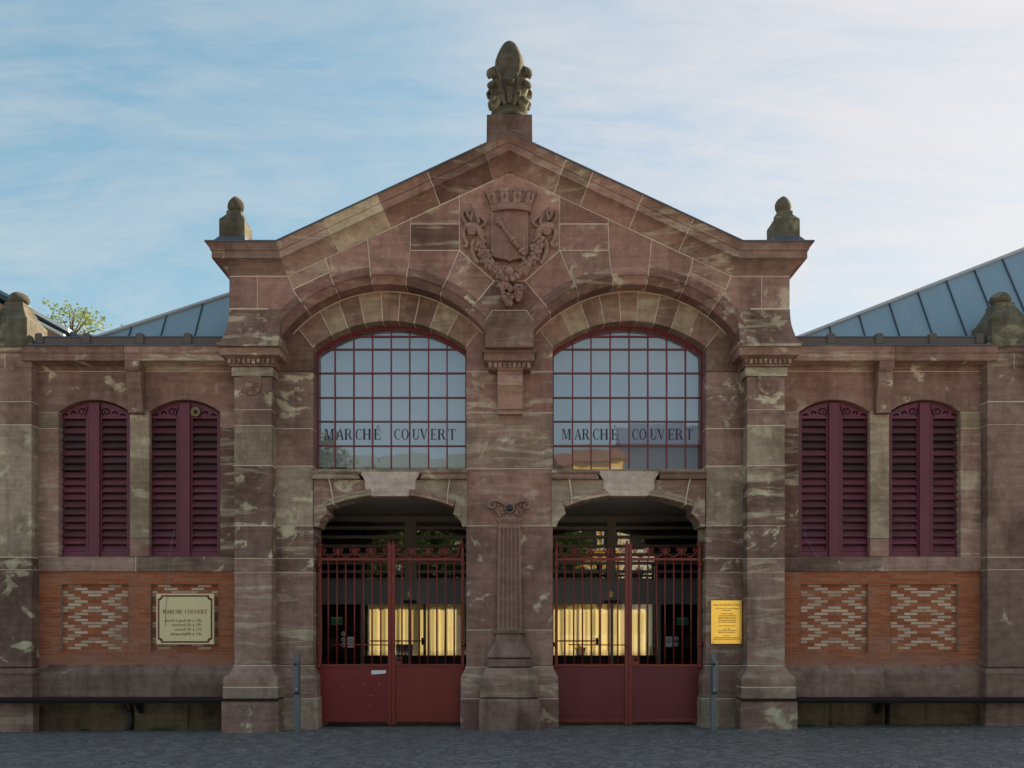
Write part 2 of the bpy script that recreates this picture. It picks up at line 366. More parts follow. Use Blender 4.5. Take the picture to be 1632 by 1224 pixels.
M['gold'] = plain('golden_yellow_plate', (1.0, .66, .13), .36, .75, .03, 6)
M['gold_ink'] = plain('ochre_engraving', (.33, .17, .02), .6)
M['white'] = plain('white_sticker', (.75, .75, .77), .5, 0, .05)
M['green_sign'] = plain('green_sticker', (.02, .16, .075), .5)
M['leafgreen'] = plain('weed_leaves', (.05, .10, .02), .7, 0, .4, 40)
def mirror_glass(name, tint, refl, base):
    m, nt, bs = newmat(name); out = nt.nodes['Material Output']
    gl = N(nt, 'ShaderNodeBsdfGlossy'); gl.inputs['Color'].default_value = tint+(1,); gl.inputs['Roughness'].default_value = .015
    g = N(nt, 'ShaderNodeNewGeometry'); bump_n = N(nt, 'ShaderNodeBump'); bump_n.inputs['Strength'].default_value = .012; bump_n.inputs['Distance'].default_value = .1
    nt.links.new(noise(nt, g.outputs['Position'], 1.4, 2), bump_n.inputs['Height']); nt.links.new(bump_n.outputs[0], gl.inputs['Normal'])
    tr = N(nt, 'ShaderNodeBsdfTransparent'); tr.inputs['Color'].default_value = base+(1,)
    mx = N(nt, 'ShaderNodeMixShader'); mx.inputs[0].default_value = refl; nt.links.new(tr.outputs[0], mx.inputs[1]); nt.links.new(gl.outputs[0], mx.inputs[2])
    nt.links.new(mx.outputs[0], out.inputs[0]); return m
M['glass'] = mirror_glass('window_glass', (.93, .97, 1.0), .22, (.88, .9, .92))
M['doorglass'] = mirror_glass('door_glass', (.9, .95, 1), .07, (.9, .9, .9))
M['transomglass'] = mirror_glass('transom_glass', (.95, 1, .92), .17, (.5, .5, .5))
M['blind'] = plain('grey_blue_blind', (.50, .53, .60), .9, 0, .06, 3)
def clothmat():
    m, nt, bs = newmat('yellow_cloth'); out = nt.nodes['Material Output']
    g = N(nt, 'ShaderNodeNewGeometry'); n = noise(nt, mapv(nt, g.outputs['Position'], scale=(6, 1, .7)), 2, 5)
    c = mixc(nt, n, (.84, .75, .47), (.9, .82, .55)); nt.links.new(c, bs.inputs['Base Color']); bs.inputs['Roughness'].default_value = .9
    t = N(nt, 'ShaderNodeBsdfTranslucent'); nt.links.new(c, t.inputs[0]); mx = N(nt, 'ShaderNodeMixShader'); mx.inputs[0].default_value = .72
    nt.links.new(bs.outputs[0], mx.inputs[1]); nt.links.new(t.outputs[0], mx.inputs[2]); nt.links.new(mx.outputs[0], out.inputs[0]); return m
M['cloth'] = clothmat()
def leafmat(name, a, b, tl=.45):
    m, nt, bs = newmat(name); out = nt.nodes['Material Output']; g = N(nt, 'ShaderNodeNewGeometry')
    c = mixc(nt, g.outputs['Random Per Island'], a, b); nt.links.new(c, bs.inputs['Base Color']); bs.inputs['Roughness'].default_value = .55
    t = N(nt, 'ShaderNodeBsdfTranslucent'); nt.links.new(mixc(nt, 1, c, (1.3, 1.35, .8), 'MULTIPLY'), t.inputs[0]); mx = N(nt, 'ShaderNodeMixShader'); mx.inputs[0].default_value = tl
    nt.links.new(bs.outputs[0], mx.inputs[1]); nt.links.new(t.outputs[0], mx.inputs[2]); nt.links.new(mx.outputs[0], out.inputs[0]); return m
M['leaf'] = leafmat('tree_leaves', (.14, .18, .045), (.28, .31, .10))
M['leaf2'] = leafmat('street_tree_leaves', (.05, .09, .02), (.12, .16, .04))
M['bark'] = plain('bark', (.10, .075, .055), .9, 0, .3, 8)

def groundmat():
    m, nt, bs = newmat('fan_laid_setts'); g = N(nt, 'ShaderNodeNewGeometry'); sp = N(nt, 'ShaderNodeSeparateXYZ')
    wob = N(nt, 'ShaderNodeTexNoise'); nt.links.new(g.outputs['Position'], wob.inputs['Vector']); wob.inputs['Scale'].default_value = 2.2; wob.inputs['Detail'].default_value = 3
    va = N(nt, 'ShaderNodeVectorMath', operation='MULTIPLY_ADD'); nt.links.new(wob.outputs[1], va.inputs[0]); va.inputs[1].default_value = (.045, .045, 0); nt.links.new(g.outputs['Position'], va.inputs[2])
    nt.links.new(va.outputs[0], sp.inputs[0]); x, y = sp.outputs[0], sp.outputs[1]
    per = 1.02
    yy = mathn(nt, 'DIVIDE', y, per); lane = mathn(nt, 'FLOOR', yy)
    u = mathn(nt, 'MULTIPLY', mathn(nt, 'SUBTRACT', mathn(nt, 'FRACT', yy), .5), per)
    v = mathn(nt, 'SUBTRACT', x, mathn(nt, 'SQRT', mathn(nt, 'SUBTRACT', .36, mathn(nt, 'MULTIPLY', u, u))))
    v = mathn(nt, 'ADD', v, mathn(nt, 'MULTIPLY', lane, .17))
    rw = mathn(nt, 'DIVIDE', v, .105); row = mathn(nt, 'FLOOR', rw); fr = mathn(nt, 'FRACT', rw)
    al = mathn(nt, 'ADD', mathn(nt, 'DIVIDE', u, .115), mathn(nt, 'MULTIPLY', row, .5)); fa = mathn(nt, 'FRACT', al)
    wn_ = N(nt, 'ShaderNodeTexWhiteNoise', noise_dimensions='3D'); cb = N(nt, 'ShaderNodeCombineXYZ')
    nt.links.new(row, cb.inputs[0]); nt.links.new(mathn(nt, 'FLOOR', al), cb.inputs[1]); nt.links.new(lane, cb.inputs[2]); nt.links.new(cb.outputs[0], wn_.inputs[0])
    def edge(f, w): return mathn(nt, 'MINIMUM', ramp(nt, f, [(0, 0), (w, 1)]), ramp(nt, f, [(1-w, 1), (1, 0)]))
    jm = mathn(nt, 'MINIMUM', edge(fr, .16), edge(fa, .14))
    big = noise(nt, g.outputs['Position'], .55, 6, .6, .3)
    c = ramp(nt, wn_.outputs[0], [(0, (.145, .138, .13)), (.5, (.20, .19, .178)), (1, (.275, .26, .235))])
    # every third arc keeps pale sand in its joint, patchy
    third = ramp(nt, mathn(nt, 'FRACT', mathn(nt, 'DIVIDE', row, 4)), [(0, 1), (.1, 0)], 'CONSTANT')
    pale = mathn(nt, 'MULTIPLY', mathn(nt, 'MULTIPLY', third, ramp(nt, noise(nt, g.outputs['Position'], 1.1, 4), [(.42, 0), (.6, 1)])), mathn(nt, 'SUBTRACT', 1, edge(fr, .2)))
    jc = mixc(nt, pale, (.10, .10, .10), (.42, .42, .42))
    c = mixc(nt, mathn(nt, 'SUBTRACT', 1, jm), c, jc); c = mixc(nt, mathn(nt, 'MULTIPLY', pale, .55), c, (.42, .42, .42))
    c = mixc(nt, mathn(nt, 'MULTIPLY', ramp(nt, big, [(.4, 0), (.7, 1)]), .4), c, mixc(nt, 1, c, (.6, .6, .62), 'MULTIPLY'))
    nt.links.new(c, bs.inputs['Base Color']); bs.inputs['Roughness'].default_value = .62
    bump(nt, bs, mathn(nt, 'ADD', jm, mathn(nt, 'MULTIPLY', noise(nt, g.outputs['Position'], 40, 3), .25)), .6, .012); return m
M['ground'] = groundmat()

# ------------------------------------------------------------------ ground
SL = .006
g = MB(); g.add([(-300, -300, -300*SL), (300, -300, 300*SL), (300, 300, 300*SL), (-300, 300, -300*SL)], [(0, 1, 2, 3)])
tag(g.build('ground', M['ground']), 'dark grey setts laid in fans in front of the market hall', kind='structure')

g = MB(); g.add([(-60, -70, -60*SL+.006), (60, -70, 60*SL+.006), (60, -14.5, 60*SL+.006), (-60, -14.5, -60*SL+.006)], [(0, 1, 2, 3)])  # unseen sheet added so its sunlit bounce warms the facade
tag(g.build('bounce_paving', plain('pale_bounce_paving', (.66, .55, .44), .85, 0, .1, 3)), 'unseen pale paving sheet added to bounce sunlight onto the facade', kind='structure')

# ------------------------------------------------------------------ MARKET HALL
YG, YP, YB, YE, YW = -.35, -.25, .10, -.10, .28
hall = thing('market_hall', 'brown pink sandstone covered market hall with central gable over two gated arches', 'market hall')
SG = (1, -1)

class Joints:
    def __init__(s): s.mb = MB()
    def line(s, pts, yf, yb, w=.012, sgn=1):
        # pale mortar strip following a polyline given in world xz
        s.mb.sgn = sgn
        for (a, b) in zip(pts[:-1], pts[1:]):
            a = Vector(a); b = Vector(b); d = (b-a)
            if d.length < 1e-5: continue
            d.normalize(); n = Vector((-d.y, d.x))*w*.5*random.uniform(.6, 1.15)
            s.mb.prism([tuple(a+n), tuple(a-n), tuple(b-n), tuple(b+n)], yf-.002-random.random()*.0008, yb)
        s.mb.sgn = 1
    def build(s, parent, name='mortar_joint'):
        if not s.mb.v: return
        host = None
        for nm in ('ashlar', 'cornice_stone', 'voussoirs', 'shaft', 'carved_lintel', 'plinth'):
            for c in parent.children:
                if c.name.split('.')[0] == nm: host = c
            if host: break
        j = s.mb.build(name, M['mortar'], None); dg = bpy.context.evaluated_depsgraph_get()
        me = bpy.data.meshes.new_from_object(host.evaluated_get(dg)); host.modifiers.clear()
        k = len(me.materials); me.materials.append(M['mortar'])
        for p_ in j.data.polygons: p_.material_index = k
        bm = bmesh.new(); bm.from_mesh(me); bm.from_mesh(j.data); bm.to_mesh(me); bm.free(); host.data = me
        bpy.data.objects.remove(j)

def courses(mb, jo, px0, px1, ys, yf, yb, sgn=1, skip=(), jx0=.0015, jx1=.0015):
    mb.sgn = sgn
    x0, x1 = X(px0, yf), X(px1, yf)
    for a, b in zip(ys[:-1], ys[1:]):
        mb.box(x0, x1, yf+random.uniform(0, .004), yb, Z(a, yf)-.003, Z(b, yf)+.003)
    for y in ys[1:-1]:
        if y in skip: continue
        z = Z(y, yf); h = random.uniform(.004, .008)
        jo.mb.sgn = sgn; jo.mb.box(x0-jx0, x1+jx1, yf-.002, yb-.01, z-h, z+h); jo.mb.sgn = 1

# --- gable wall
kx = lambda pts: PP(pts, YG)
AC = (613.5, 660.0)
acx, acz = XZ(AC[0], AC[1], YG); kg = k_(YG); AR = 210*kg; AO = 235*kg
def ap(a, r=AO): return (acx+r*math.sin(R(a)), acz+r*math.cos(R(a)))
def aarc(a0, a1, r=AO): return arc(acx, acz, r, a0, a1, max(2, int(abs(a1-a0)/2.5)))
def rk(px): return XZ(px, 440-.465*(px-457)-5, YG)      # tucked under the raking cornice
gw = MB(); jo = Joints()
q = lambda a, b: XZ(a, b, YG)
YGB = .1
for sgn in SG:
    gw.sgn = sgn
    st = [
        [q(365, 436), q(410, 436), q(410, 494), q(365, 494)],
        [q(410, 436), rk(457), q(467, 461)]+aarc(-36.7, -53)+[q(410, 530)],
        [rk(457), rk(518), q(524.5, 434), q(467, 461)],
        [q(467, 461), q(524.5, 434)]+aarc(-21.5, -36.7),
        [rk(518), rk(585)]+aarc(-5.8, -21.5)+[q(524.5, 434)],
        [rk(585), rk(655), q(653.5, 399)]+aarc(9.1, -5.8),
        [rk(655), rk(732), q(732, 357), q(655, 357)],
        [q(655, 357), q(732, 357), q(732, 399), q(653.5, 399)],
        [q(653.5, 399), q(732, 399)]+aarc(24.7, 9.1),
        [q(732, 399), q(787, 448)]+aarc(39.3, 24.7),
    ]
    for p_ in st: gw.prism(p_, YG+random.uniform(0, .005), YGB, gap=.0025)
    J = lambda *pts: jo.line(list(pts), YG, YGB-.05, .013, sgn)
    J(q(410, 437), q(410, 492)); J(rk(457), q(467, 461), ap(-36.7)); J(q(467, 461), q(524.5, 434)); J(rk(518), q(524.5, 434), ap(-21.5))
    J(rk(585), ap(-5.8)); J(rk(655), q(653.5, 399), ap(9.1)); J(rk(732), q(732, 399)); J(q(655, 357), q(732, 357)); J(q(653.5, 399), q(732, 399))
    J(q(732, 399), ap(24.7)); J(q(732, 399), q(787, 448)); J(q(787, 448), ap(39.3))
    J(*[XZ(a, 440-.465*(a-457)+1.2, YG) for a in (457, 520, 600, 700, 787)]); J(q(366, 440.5), q(457, 440.5))
gw.sgn = 1
mir = lambda pts: [(-x, z) for x, z in reversed(pts)]
key = [q(812, 448), q(787, 448)]+aarc(39.3, 53)
gw.prism(key+mir(key)[:-1], YG+.002, YGB, gap=.0025)
pan = [q(787, 448), q(732, 399), rk(732), rk(800)]
gw.prism(pan+mir(pan), YG+.003, YGB, gap=.0025)
jo.line([q(787, 448), q(837, 448)], YG, YGB-.05)
gwo = grp('gable_wall', hall)
gw.build('ashlar', M['stone_gable'], gwo, bevel=.006)
# archivolt mouldings, cut at the joints
prof = [(-.42, 0), (-.07, 0), (-.055, .02), (-.01, .085), (.0, .10), (.025, .115), (.034, .14), (.03, .165), (.012, .185), (.004, .2), (.004, .2434), (-.42, .2434)]
AB = [-53, -36.7, -21.5, -5.8, 9.1, 24.7, 39.3, 52]
for sgn in SG:
    av = MB(sgn)
    for a0, a1 in zip(AB[:-1], AB[1:]):
        av.sweep_xz(arc(acx, acz, AR, a0+.08, a1-.08, 8), prof, YG)
    for a in AB[1:-1]: jo.line([ap(a, AR-.002), ap(a, AR+.09)], YG+.035, YGB-.02, .011, sgn); jo.line([ap(a, AR+.09), ap(a, AO)], YG-.03, YGB-.05, .010, sgn)
    av.build('archivolt', M['stone_gable'], gwo)
jo.build(gwo)

# --- raking cornice
CP = [(-.1, -.02), (0, 0), (.03, .06), (.075, .12), (.12, .158), (.17, .18), (.2, .185), (.2, .295), (.218, .30), (.222, .32), (.25, .37), (.26, .385), (.27, .39), (.27, .402), (-.1, .402)]
x0c, z0c = XZ(365, 439, YG); xc, zc_ = XZ(457, 439, YG); zap = zc_+.465*(-xc)
rc = MB(); jo = Joints(); lead = MB()
LP = [(-.1, .4025), (.283, .4025), (.283, .424), (-.1, .424)]
def rpt(dx): return (-abs(dx)*kg, zap-.465*abs(dx)*kg)
for sgn in SG:
    rc.sgn = sgn
    rc.sweep_xz([(x0c+.0002, z0c), (xc, zc_)], CP, YG, g1=rpt(0))
    xs = [355, 272, 190, 111, 25] if sgn > 0 else [355, 270, 191, 113, 71, 25]
    xs[0] = -xc/kg
    for a, b in zip(xs[:-1], xs[1:]):
        A, B = rpt(a-(.5 if a != xs[0] else 0)), rpt(b+.5)
        rc.sweep_xz([A, B], CP, YG, g0=(x0c, z0c) if a == xs[0] else None)
    d = Vector((math.cos(math.atan(.465)), math.sin(math.atan(.465)))); n = Vector((-d.y, d.x))
    for a in xs[1:]:
        b = Vector(rpt(a))
        pr = [(o+.0025, h-.002 if h < .18 else h) for o, h in CP[1:-2]]+[(.2725, .40), (-.05, .40), (-.05, .0)]
        jo.mb.sgn = sgn; jo.mb.sweep_xz([tuple(b-d*.006), tuple(b+d*.006)], pr, YG); jo.mb.sgn = 1
    # return of the cornice round the end
    rc.sweep_xy([(x0c, .3), (x0c, YG), (x0c+.0001, YG)], [(o, z0c+h) for o, h in CP])
    lead.sgn = sgn
    lead.sweep_xz([(x0c+.0002, z0c), (xc, zc_), rpt(0)], LP, YG, g1=(-xc, zc_))
    lead.sweep_xy([(x0c, .3), (x0c, YG), (x0c+.0001, YG)], [(o, z0c+h) for o, h in LP])
rc.sgn = 1
rc.sweep_xz([rpt(25), rpt(0), (25*kg, rpt(25)[1])], [(o+(.03 if o > .1 else .012 if o >= 0 else 0), h) for o, h in CP], YG)
rco = grp('raking_cornice', hall)
rc.build('cornice_stone', M['stone'], rco); jo.build(rco); lead.build('lead_capping', M['lead'], rco)

# --- inner arch rings and spandrels (wall plane Y = 0)
WCX, WCZ, WR = X(620.75), Z(710), 1.985
WA = 37.83
for sgn, nm in ((1, 'left'), (-1, 'right')):
    o = grp('window_arch', hall); rg = MB(sgn); jo = Joints()
    cuts = [-WA, -27.5, -19.5, -11.5, -3.2, 4.0, 11.5, 19.0, 27.5, WA]
    for a0, a1 in zip(cuts[:-1], cuts[1:]):
        p_ = arc(WCX, WCZ, WR, a0, a1, 4)+arc(WCX, WCZ, WR+.62, a1, a0, 4)
        rg.prism(p_, random.uniform(0, .006), .5, gap=.002)
    for a in cuts:
        e = lambda r_: (WCX+r_*math.sin(R(a)), WCZ+r_*math.cos(R(a)))
        jo.line([e(WR-.0015), e(WR+.6)], 0, .45, .010, sgn)
    jo.line(arc(acx, acz, AR-.005, -48, 48, 30), -.004, .05, .016, sgn)
    rg.prism(PP([(428, 592), (499, 592), (499, 553), (462, 504), (428, 504)], 0), .003, .5, gap=.0025)
    rg.build('voussoirs', M['stone_ring'], o, bevel=.008); jo.build(o)

# --- gate piers and centre pier
PY = [592, 683, 743, 838, 890, 912, 1060]
for sgn in SG:
    o = grp('gate_pier', hall); mb = MB(); jo = Joints()
    courses(mb, jo, 428, 499, PY, 0, .6, sgn)
    mb.sgn = sgn
    x0, x1 = X(428), X(500)
    mb.sweep_xy([(x0, 0), (x1, 0), (x1, .6)], [(-.3, Z(1062)), (.0, Z(1062)), (.015, Z(1066)), (.06, Z(1078)), (.065, Z(1083)), (.065, Z(1112)), (-.3, Z(1112))])
    mb.sweep_xy([(x0, 0), (x1, 0), (x1, .6)], [(-.3, Z(1113)), (.075, Z(1113)), (.085, Z(1117)), (.085, -.3), (-.3, -.3)])
    jo.mb.sgn = sgn; jo.mb.sweep_xy([(x0, 0), (x1, 0), (x1, .55)], [(0, Z(1113.3)), (.08, Z(1113.3)), (.08, Z(1112)), (0, Z(1112))])
    jo.mb.sweep_xy([(x0, 0), (x1, 0), (x1, .55)], [(-.1, Z(1061.7)), (.003, Z(1061.7)), (.003, Z(1060.4)), (-.1, Z(1060.4))]); jo.mb.sgn = 1
    mb.build('ashlar', M['stone_pier'], o, bevel=.014); jo.build(o)
o = grp('centre_pier', hall); mb = MB(); jo = Joints()
cx = 883-812
mb.prism(PP([(743, 592), (743, 552), (780, 503), (812, 503), (844, 503), (881, 552), (881, 592)], 0), 0, .6, gap=.0025)
courses(mb, jo, 812-cx+2, 881, [592, 658, 747, 838, 1004, 1062], 0, .6)
jo.line(PP([(743, 592), (881, 592)], 0), 0, .5)
x0, x1 = X(742), X(882)
mb.sweep_xy([(x0, .6), (x0, 0), (x1, 0), (x1, .6)], [(-.3, Z(1064)), (.0, Z(1064)), (.015, Z(1067)), (.07, Z(1079)), (.075, Z(1083)), (.075, Z(1112)), (-.3, Z(1112))])
mb.sweep_xy([(x0, .6), (x0, 0), (x1, 0), (x1, .6)], [(-.3, Z(1114)), (.075, Z(1114)), (.08, Z(1117)), (.08, -.3), (-.3, -.3)])
for zz, oo in ((1113, .077), (1063, .002)): jo.mb.sweep_xy([(x0, .55), (x0, 0), (x1, 0), (x1, .55)], [(-.1, Z(zz+.8)), (oo, Z(zz+.8)), (oo, Z(zz-.8)), (-.1, Z(zz-.8))])
mb.build('ashlar', M['stone_gable'], o, bevel=.014); jo.build(o)

# --- pilasters with corbel capitals
def dent(mb, x0, x1, yf, z0, z1, n, d=.05):
    w = (x1-x0)/n
    for i in range(n): mb.box(x0+w*(i+.2), x0+w*(i+.85), yf-d, yf+.02, z0, z1)
for sgn in SG:
    o = grp('pilaster', hall); mb = MB(); jo = Joints()
    courses(mb, jo, 373, 433, [600, 653, 678, 742, 838, 890, 912, 1060], YP, .3, sgn)
    mb.sgn = sgn; xl, xr = X(373, YP), X(433, YP)
    ru = [(xl, .3), (xl, YP), (xr, YP), (xr, .3)]
    z = lambda py, Y=YP: Z(py, Y)
    mb.sweep_xy(ru, [(-.2, z(1061.5)), (0, z(1061.5)), (.02, z(1065)), (.05, z(1071)), (.13, z(1080)), (.13, z(1094)), (-.2, z(1094))])
    mb.sweep_xy(ru, [(-.2, z(1095)), (.135, z(1095)), (.135, z(1113)), (-.2, z(1113))])
    mb.sweep_xy(ru, [(-.2, z(1114)), (.15, z(1114)), (.15, -.3), (-.2, -.3)])
    jo.mb.sgn = sgn
    for zz, oo in ((1060.7, .002), (1094.5, .132)): jo.mb.sweep_xy(ru, [(-.15, z(zz+.8)), (oo+.001, z(zz+.8)), (oo+.001, z(zz-.8)), (-.15, z(zz-.8))])
    mb.build('shaft', M['stone_pier'], o, bevel=.012)
    cb = MB(sgn)
    # necking with hanging tongue and boss
    cb.sweep_xy(ru, [(-.2, z(586)), (.03, z(586)), (.03, z(600)), (-.2, z(600))])
    zc0 = z(615); xm = X(401.5, YP)
    tong = [(xm-.15, z(600.2)), (xm+.15, z(600.2))]+[(xm+.15*math.cos(R(-a)), zc0+.15*math.sin(R(-a))) for a in range(0, 181, 12)]
    cb.prism(tong, YP-.03, YP+.02)
    cb.lathe([(.085, 0), (.085, .02), (.065, .03), (.06, .01), (.05, .008), (.045, .035), (.01, .045)], (xm, YP-.03, zc0), 20, axis='y')
    # dentil course, fascia, corbel block
    cb.sweep_xy(ru, [(-.2, z(585.5)), (.06, z(585.5)), (.07, z(582)), (.07, z(574)), (.13, z(571)), (-.2, z(571))])
    dent(cb, xl-.08, xr+.08, YP-.07, z(582.5), z(575), 10, .045)
    cb.sweep_xy(ru, [(-.2, z(571)), (.17, z(571)), (.17, z(559.5)), (.19, z(559)), (.215, z(552.5)), (-.2, z(552.5))])
    lv = []
    zb, zt = Z(551, -.5), Z(493, YG)
    for i in range(9):
        t = i/8; f = 1-(1-t)**2.2
        lv.append((zb+(zt-zb)*t, X(346, -.5)+(X(365, YG)-X(346, -.5)+.0)*f, X(443, -.5), -.5+.142*f, .3))
    # side reveal top is cut by the arch: lower right corner falls away
    cb.loft(lv)
    cb.build('capital', M['stone_pier'], o, bevel=.006)
    jo.mb.sgn = sgn; jo.mb.box(X(366, YG), X(428, YG), YG-.012, 0, Z(493.6, YG), Z(491.5, YG))
    jo.build(o)
# --- centre corbel and console
o = grp('corbel', hall); cb = MB(); YC = -.2
hw = .285
ru = [(-hw, .3), (-hw, YC), (hw, YC), (hw, .3)]
z = lambda py: Z(py, -.4)
cb.sweep_xy(ru, [(-.2, z(584)), (.04, z(584)), (.05, z(582)), (.05, z(574)), (.1, z(571.5)), (-.2, z(571.5))])
dent(cb, -hw-.05, hw+.05, YC-.05, z(582.5), z(574.5), 9, .045)
cb.sweep_xy(ru, [(-.2, z(571.5)), (.11, z(571.5)), (.11, z(560)), (.13, z(559.5)), (.155, z(553)), (-.2, z(553))])
h0, h1 = X(773.5, -.5), X(785, -.5); zt, zb = Z(493, -.5), Z(552, -.5)
cb.prism([(h0, zb), (h0, Z(509, -.5)), (h1, zt), (-h1, zt), (-h0, Z(509, -.5)), (-h0, zb)], -.46, 0)
cb.sweep_xz([(h0, Z(509, -.5)), (h1, zt), (-h1, zt), (-h0, Z(509, -.5))], [(.0, -.004), (.002, -.004), (.002, .004), (0, .004)], -.46, mi=1)
xa, xb = X(793, -.2), X(833, -.2)
def sidepoly(pts): return [(YC_+.0, zz) for YC_, zz in pts]
cons = [(-.26, 584.5), (-.26, 590), (-.2, 592.5), (-.2, 596), (-.24, 599), (-.275, 604), (-.28, 609), (-.26, 615), (-.20, 621), (-.14, 628), (-.105, 637), (-.10, 645), (-.12, 647), (-.17, 648.5), (-.17, 651), (-.13, 652.5), (-.13, 658), (.1, 658), (.1, 584.5)]
vs = [(xa, y, Z(py, -.2)) for y, py in cons]+[(xb, y, Z(py, -.2)) for y, py in cons]; n = len(cons)
cb.add(vs, [tuple(range(n-1, -1, -1)), tuple(range(n, 2*n))]+[(i, (i+1) % n, (i+1) % n+n, i+n) for i in range(n)])
cb.build('carved_block', [M['stone'], M['mortar']], o, bevel=.006)

# --- ionic pilaster on the centre pier
o = grp('ionic_pilaster', hall); sh = MB()
yf = -.10; n = 5
zt, zb = Z(841, yf), Z(1002, yf); ht, hb = .175, .195
def flx(t, h): return -h+2*h*t
pr = []
m = 6
for i in range(n):
    a = .06+.88*i/n; b = .06+.88*(i+1)/n; w = b-a
    pr += [(a+.018, 0)]+[(a+.018+(w-.036)*j/m, .032*math.sin(math.pi*j/m)) for j in range(1, m)]+[(b-.018, 0)]
pr = [(0, 0)]+pr+[(1, 0), (1, .14), (0, .14)]
vs = [(flx(t, ht), yf+d_, zt) for t, d_ in pr]+[(flx(t, hb), yf+d_, zb) for t, d_ in pr]; q_ = len(pr)
sh.add(vs, [tuple(range(q_)), tuple(range(2*q_-1, q_-1, -1))]+[(i, i+q_, (i+1) % q_+q_, (i+1) % q_) for i in range(q_)])
sh.box(-ht, ht, yf, .03, Z(841, yf), Z(832, yf)); sh.box(-hb, hb, yf-.004, .03, Z(1004, yf), Z(1002, yf))
sh.build('fluted_shaft', M['stone_carved'], o)
cp = MB()
cp.sweep_xy([(-ht, .02), (-ht, yf), (ht, yf), (ht, .02)], [(-.1, Z(833, yf)), (.012, Z(833, yf)), (.03, Z(828, yf)), (.02, Z(825, yf)), (-.1, Z(825, yf))])
for s_ in (1, -1):
    cp.sgn = s_
    pa = [P(a, b, yf-.02) for a, b in ((806, 806), (800, 800.5), (793, 797.5), (786, 797.5), (781, 800), (779, 804), (780, 808), (784, 810), (788, 808.5), (789, 805), (786.5, 803), (784, 804.5))]
    cp.tube(pa, [.03, .032, .032, .032, .032, .03, .028, .026, .024, .02, .016, .012], .045)
    cp.tube([P(787, 810, yf), P(793, 815, yf), P(796, 824, yf)], [.028, .022, .022], .03)
    cp.prism(PP([(790, 800), (812, 806), (812, 826), (796, 826), (794, 815), (788, 809)], yf), yf+.015, .03)
    cp.ball(P(795, 805, yf), .022, n=6); cp.ball(P(802, 818, yf), .03, n=6)
    cp.tube([P(798, 825, yf), P(799, 817, yf), P(803, 812, yf)], .018, .025)
cp.sgn = 1
bc = P(812, 810.5, yf)
cp.lathe([(.085, .0), (.085, .04), (.075, .052), (.06, .045), (.055, .02), (.01, .02)], bc, 22, axis='y')
cp.build('volute_capital', M['stone_carved'], o)
bo = MB(); bo.ball((bc.x, bc.y-.03, bc.z), .05, 1, .7, 1, 10); bo.build('dark_boss', plain('dark_polished_boss', (.03, .035, .05), .15), o)
bs_ = MB(); y2 = -.1
z = lambda py: Z(py, y2)
bs_.box(-.265, .265, -.17, .03, z(1010), z(1003.5))
bs_.loft([(z(1048), -.355, .355, -.24, .03), (z(1044), -.35, .35, -.24, .03), (z(1037), -.315, .315, -.215, .03), (z(1025), -.25, .25, -.17, .03), (z(1016), -.215, .215, -.14, .03), (z(1010), -.205, .205, -.13, .03)])
bs_.loft([(Z(1063, -.24), -.355, .355, -.235, .03), (Z(1050, -.24), -.345, .345, -.23, .03)])
bs_.loft([(Z(1112, -.3), -.455, .455, -.33, .03), (Z(1081, -.3), -.455, .455, -.33, .03), (Z(1077, -.3), -.42, .42, -.3, .03), (Z(1068, -.3), -.385, .385, -.26, .03), (Z(1065, -.3), -.38, .38, -.25, .03)])
bs_.loft([(-.3, -.475, .475, -.37, .03), (Z(1119, -.37), -.475, .475, -.37, .03), (Z(1114, -.37), -.45, .45, -.345, .03)])
bs_.build('stepped_base', M['stone_base'], o, bevel=.016)

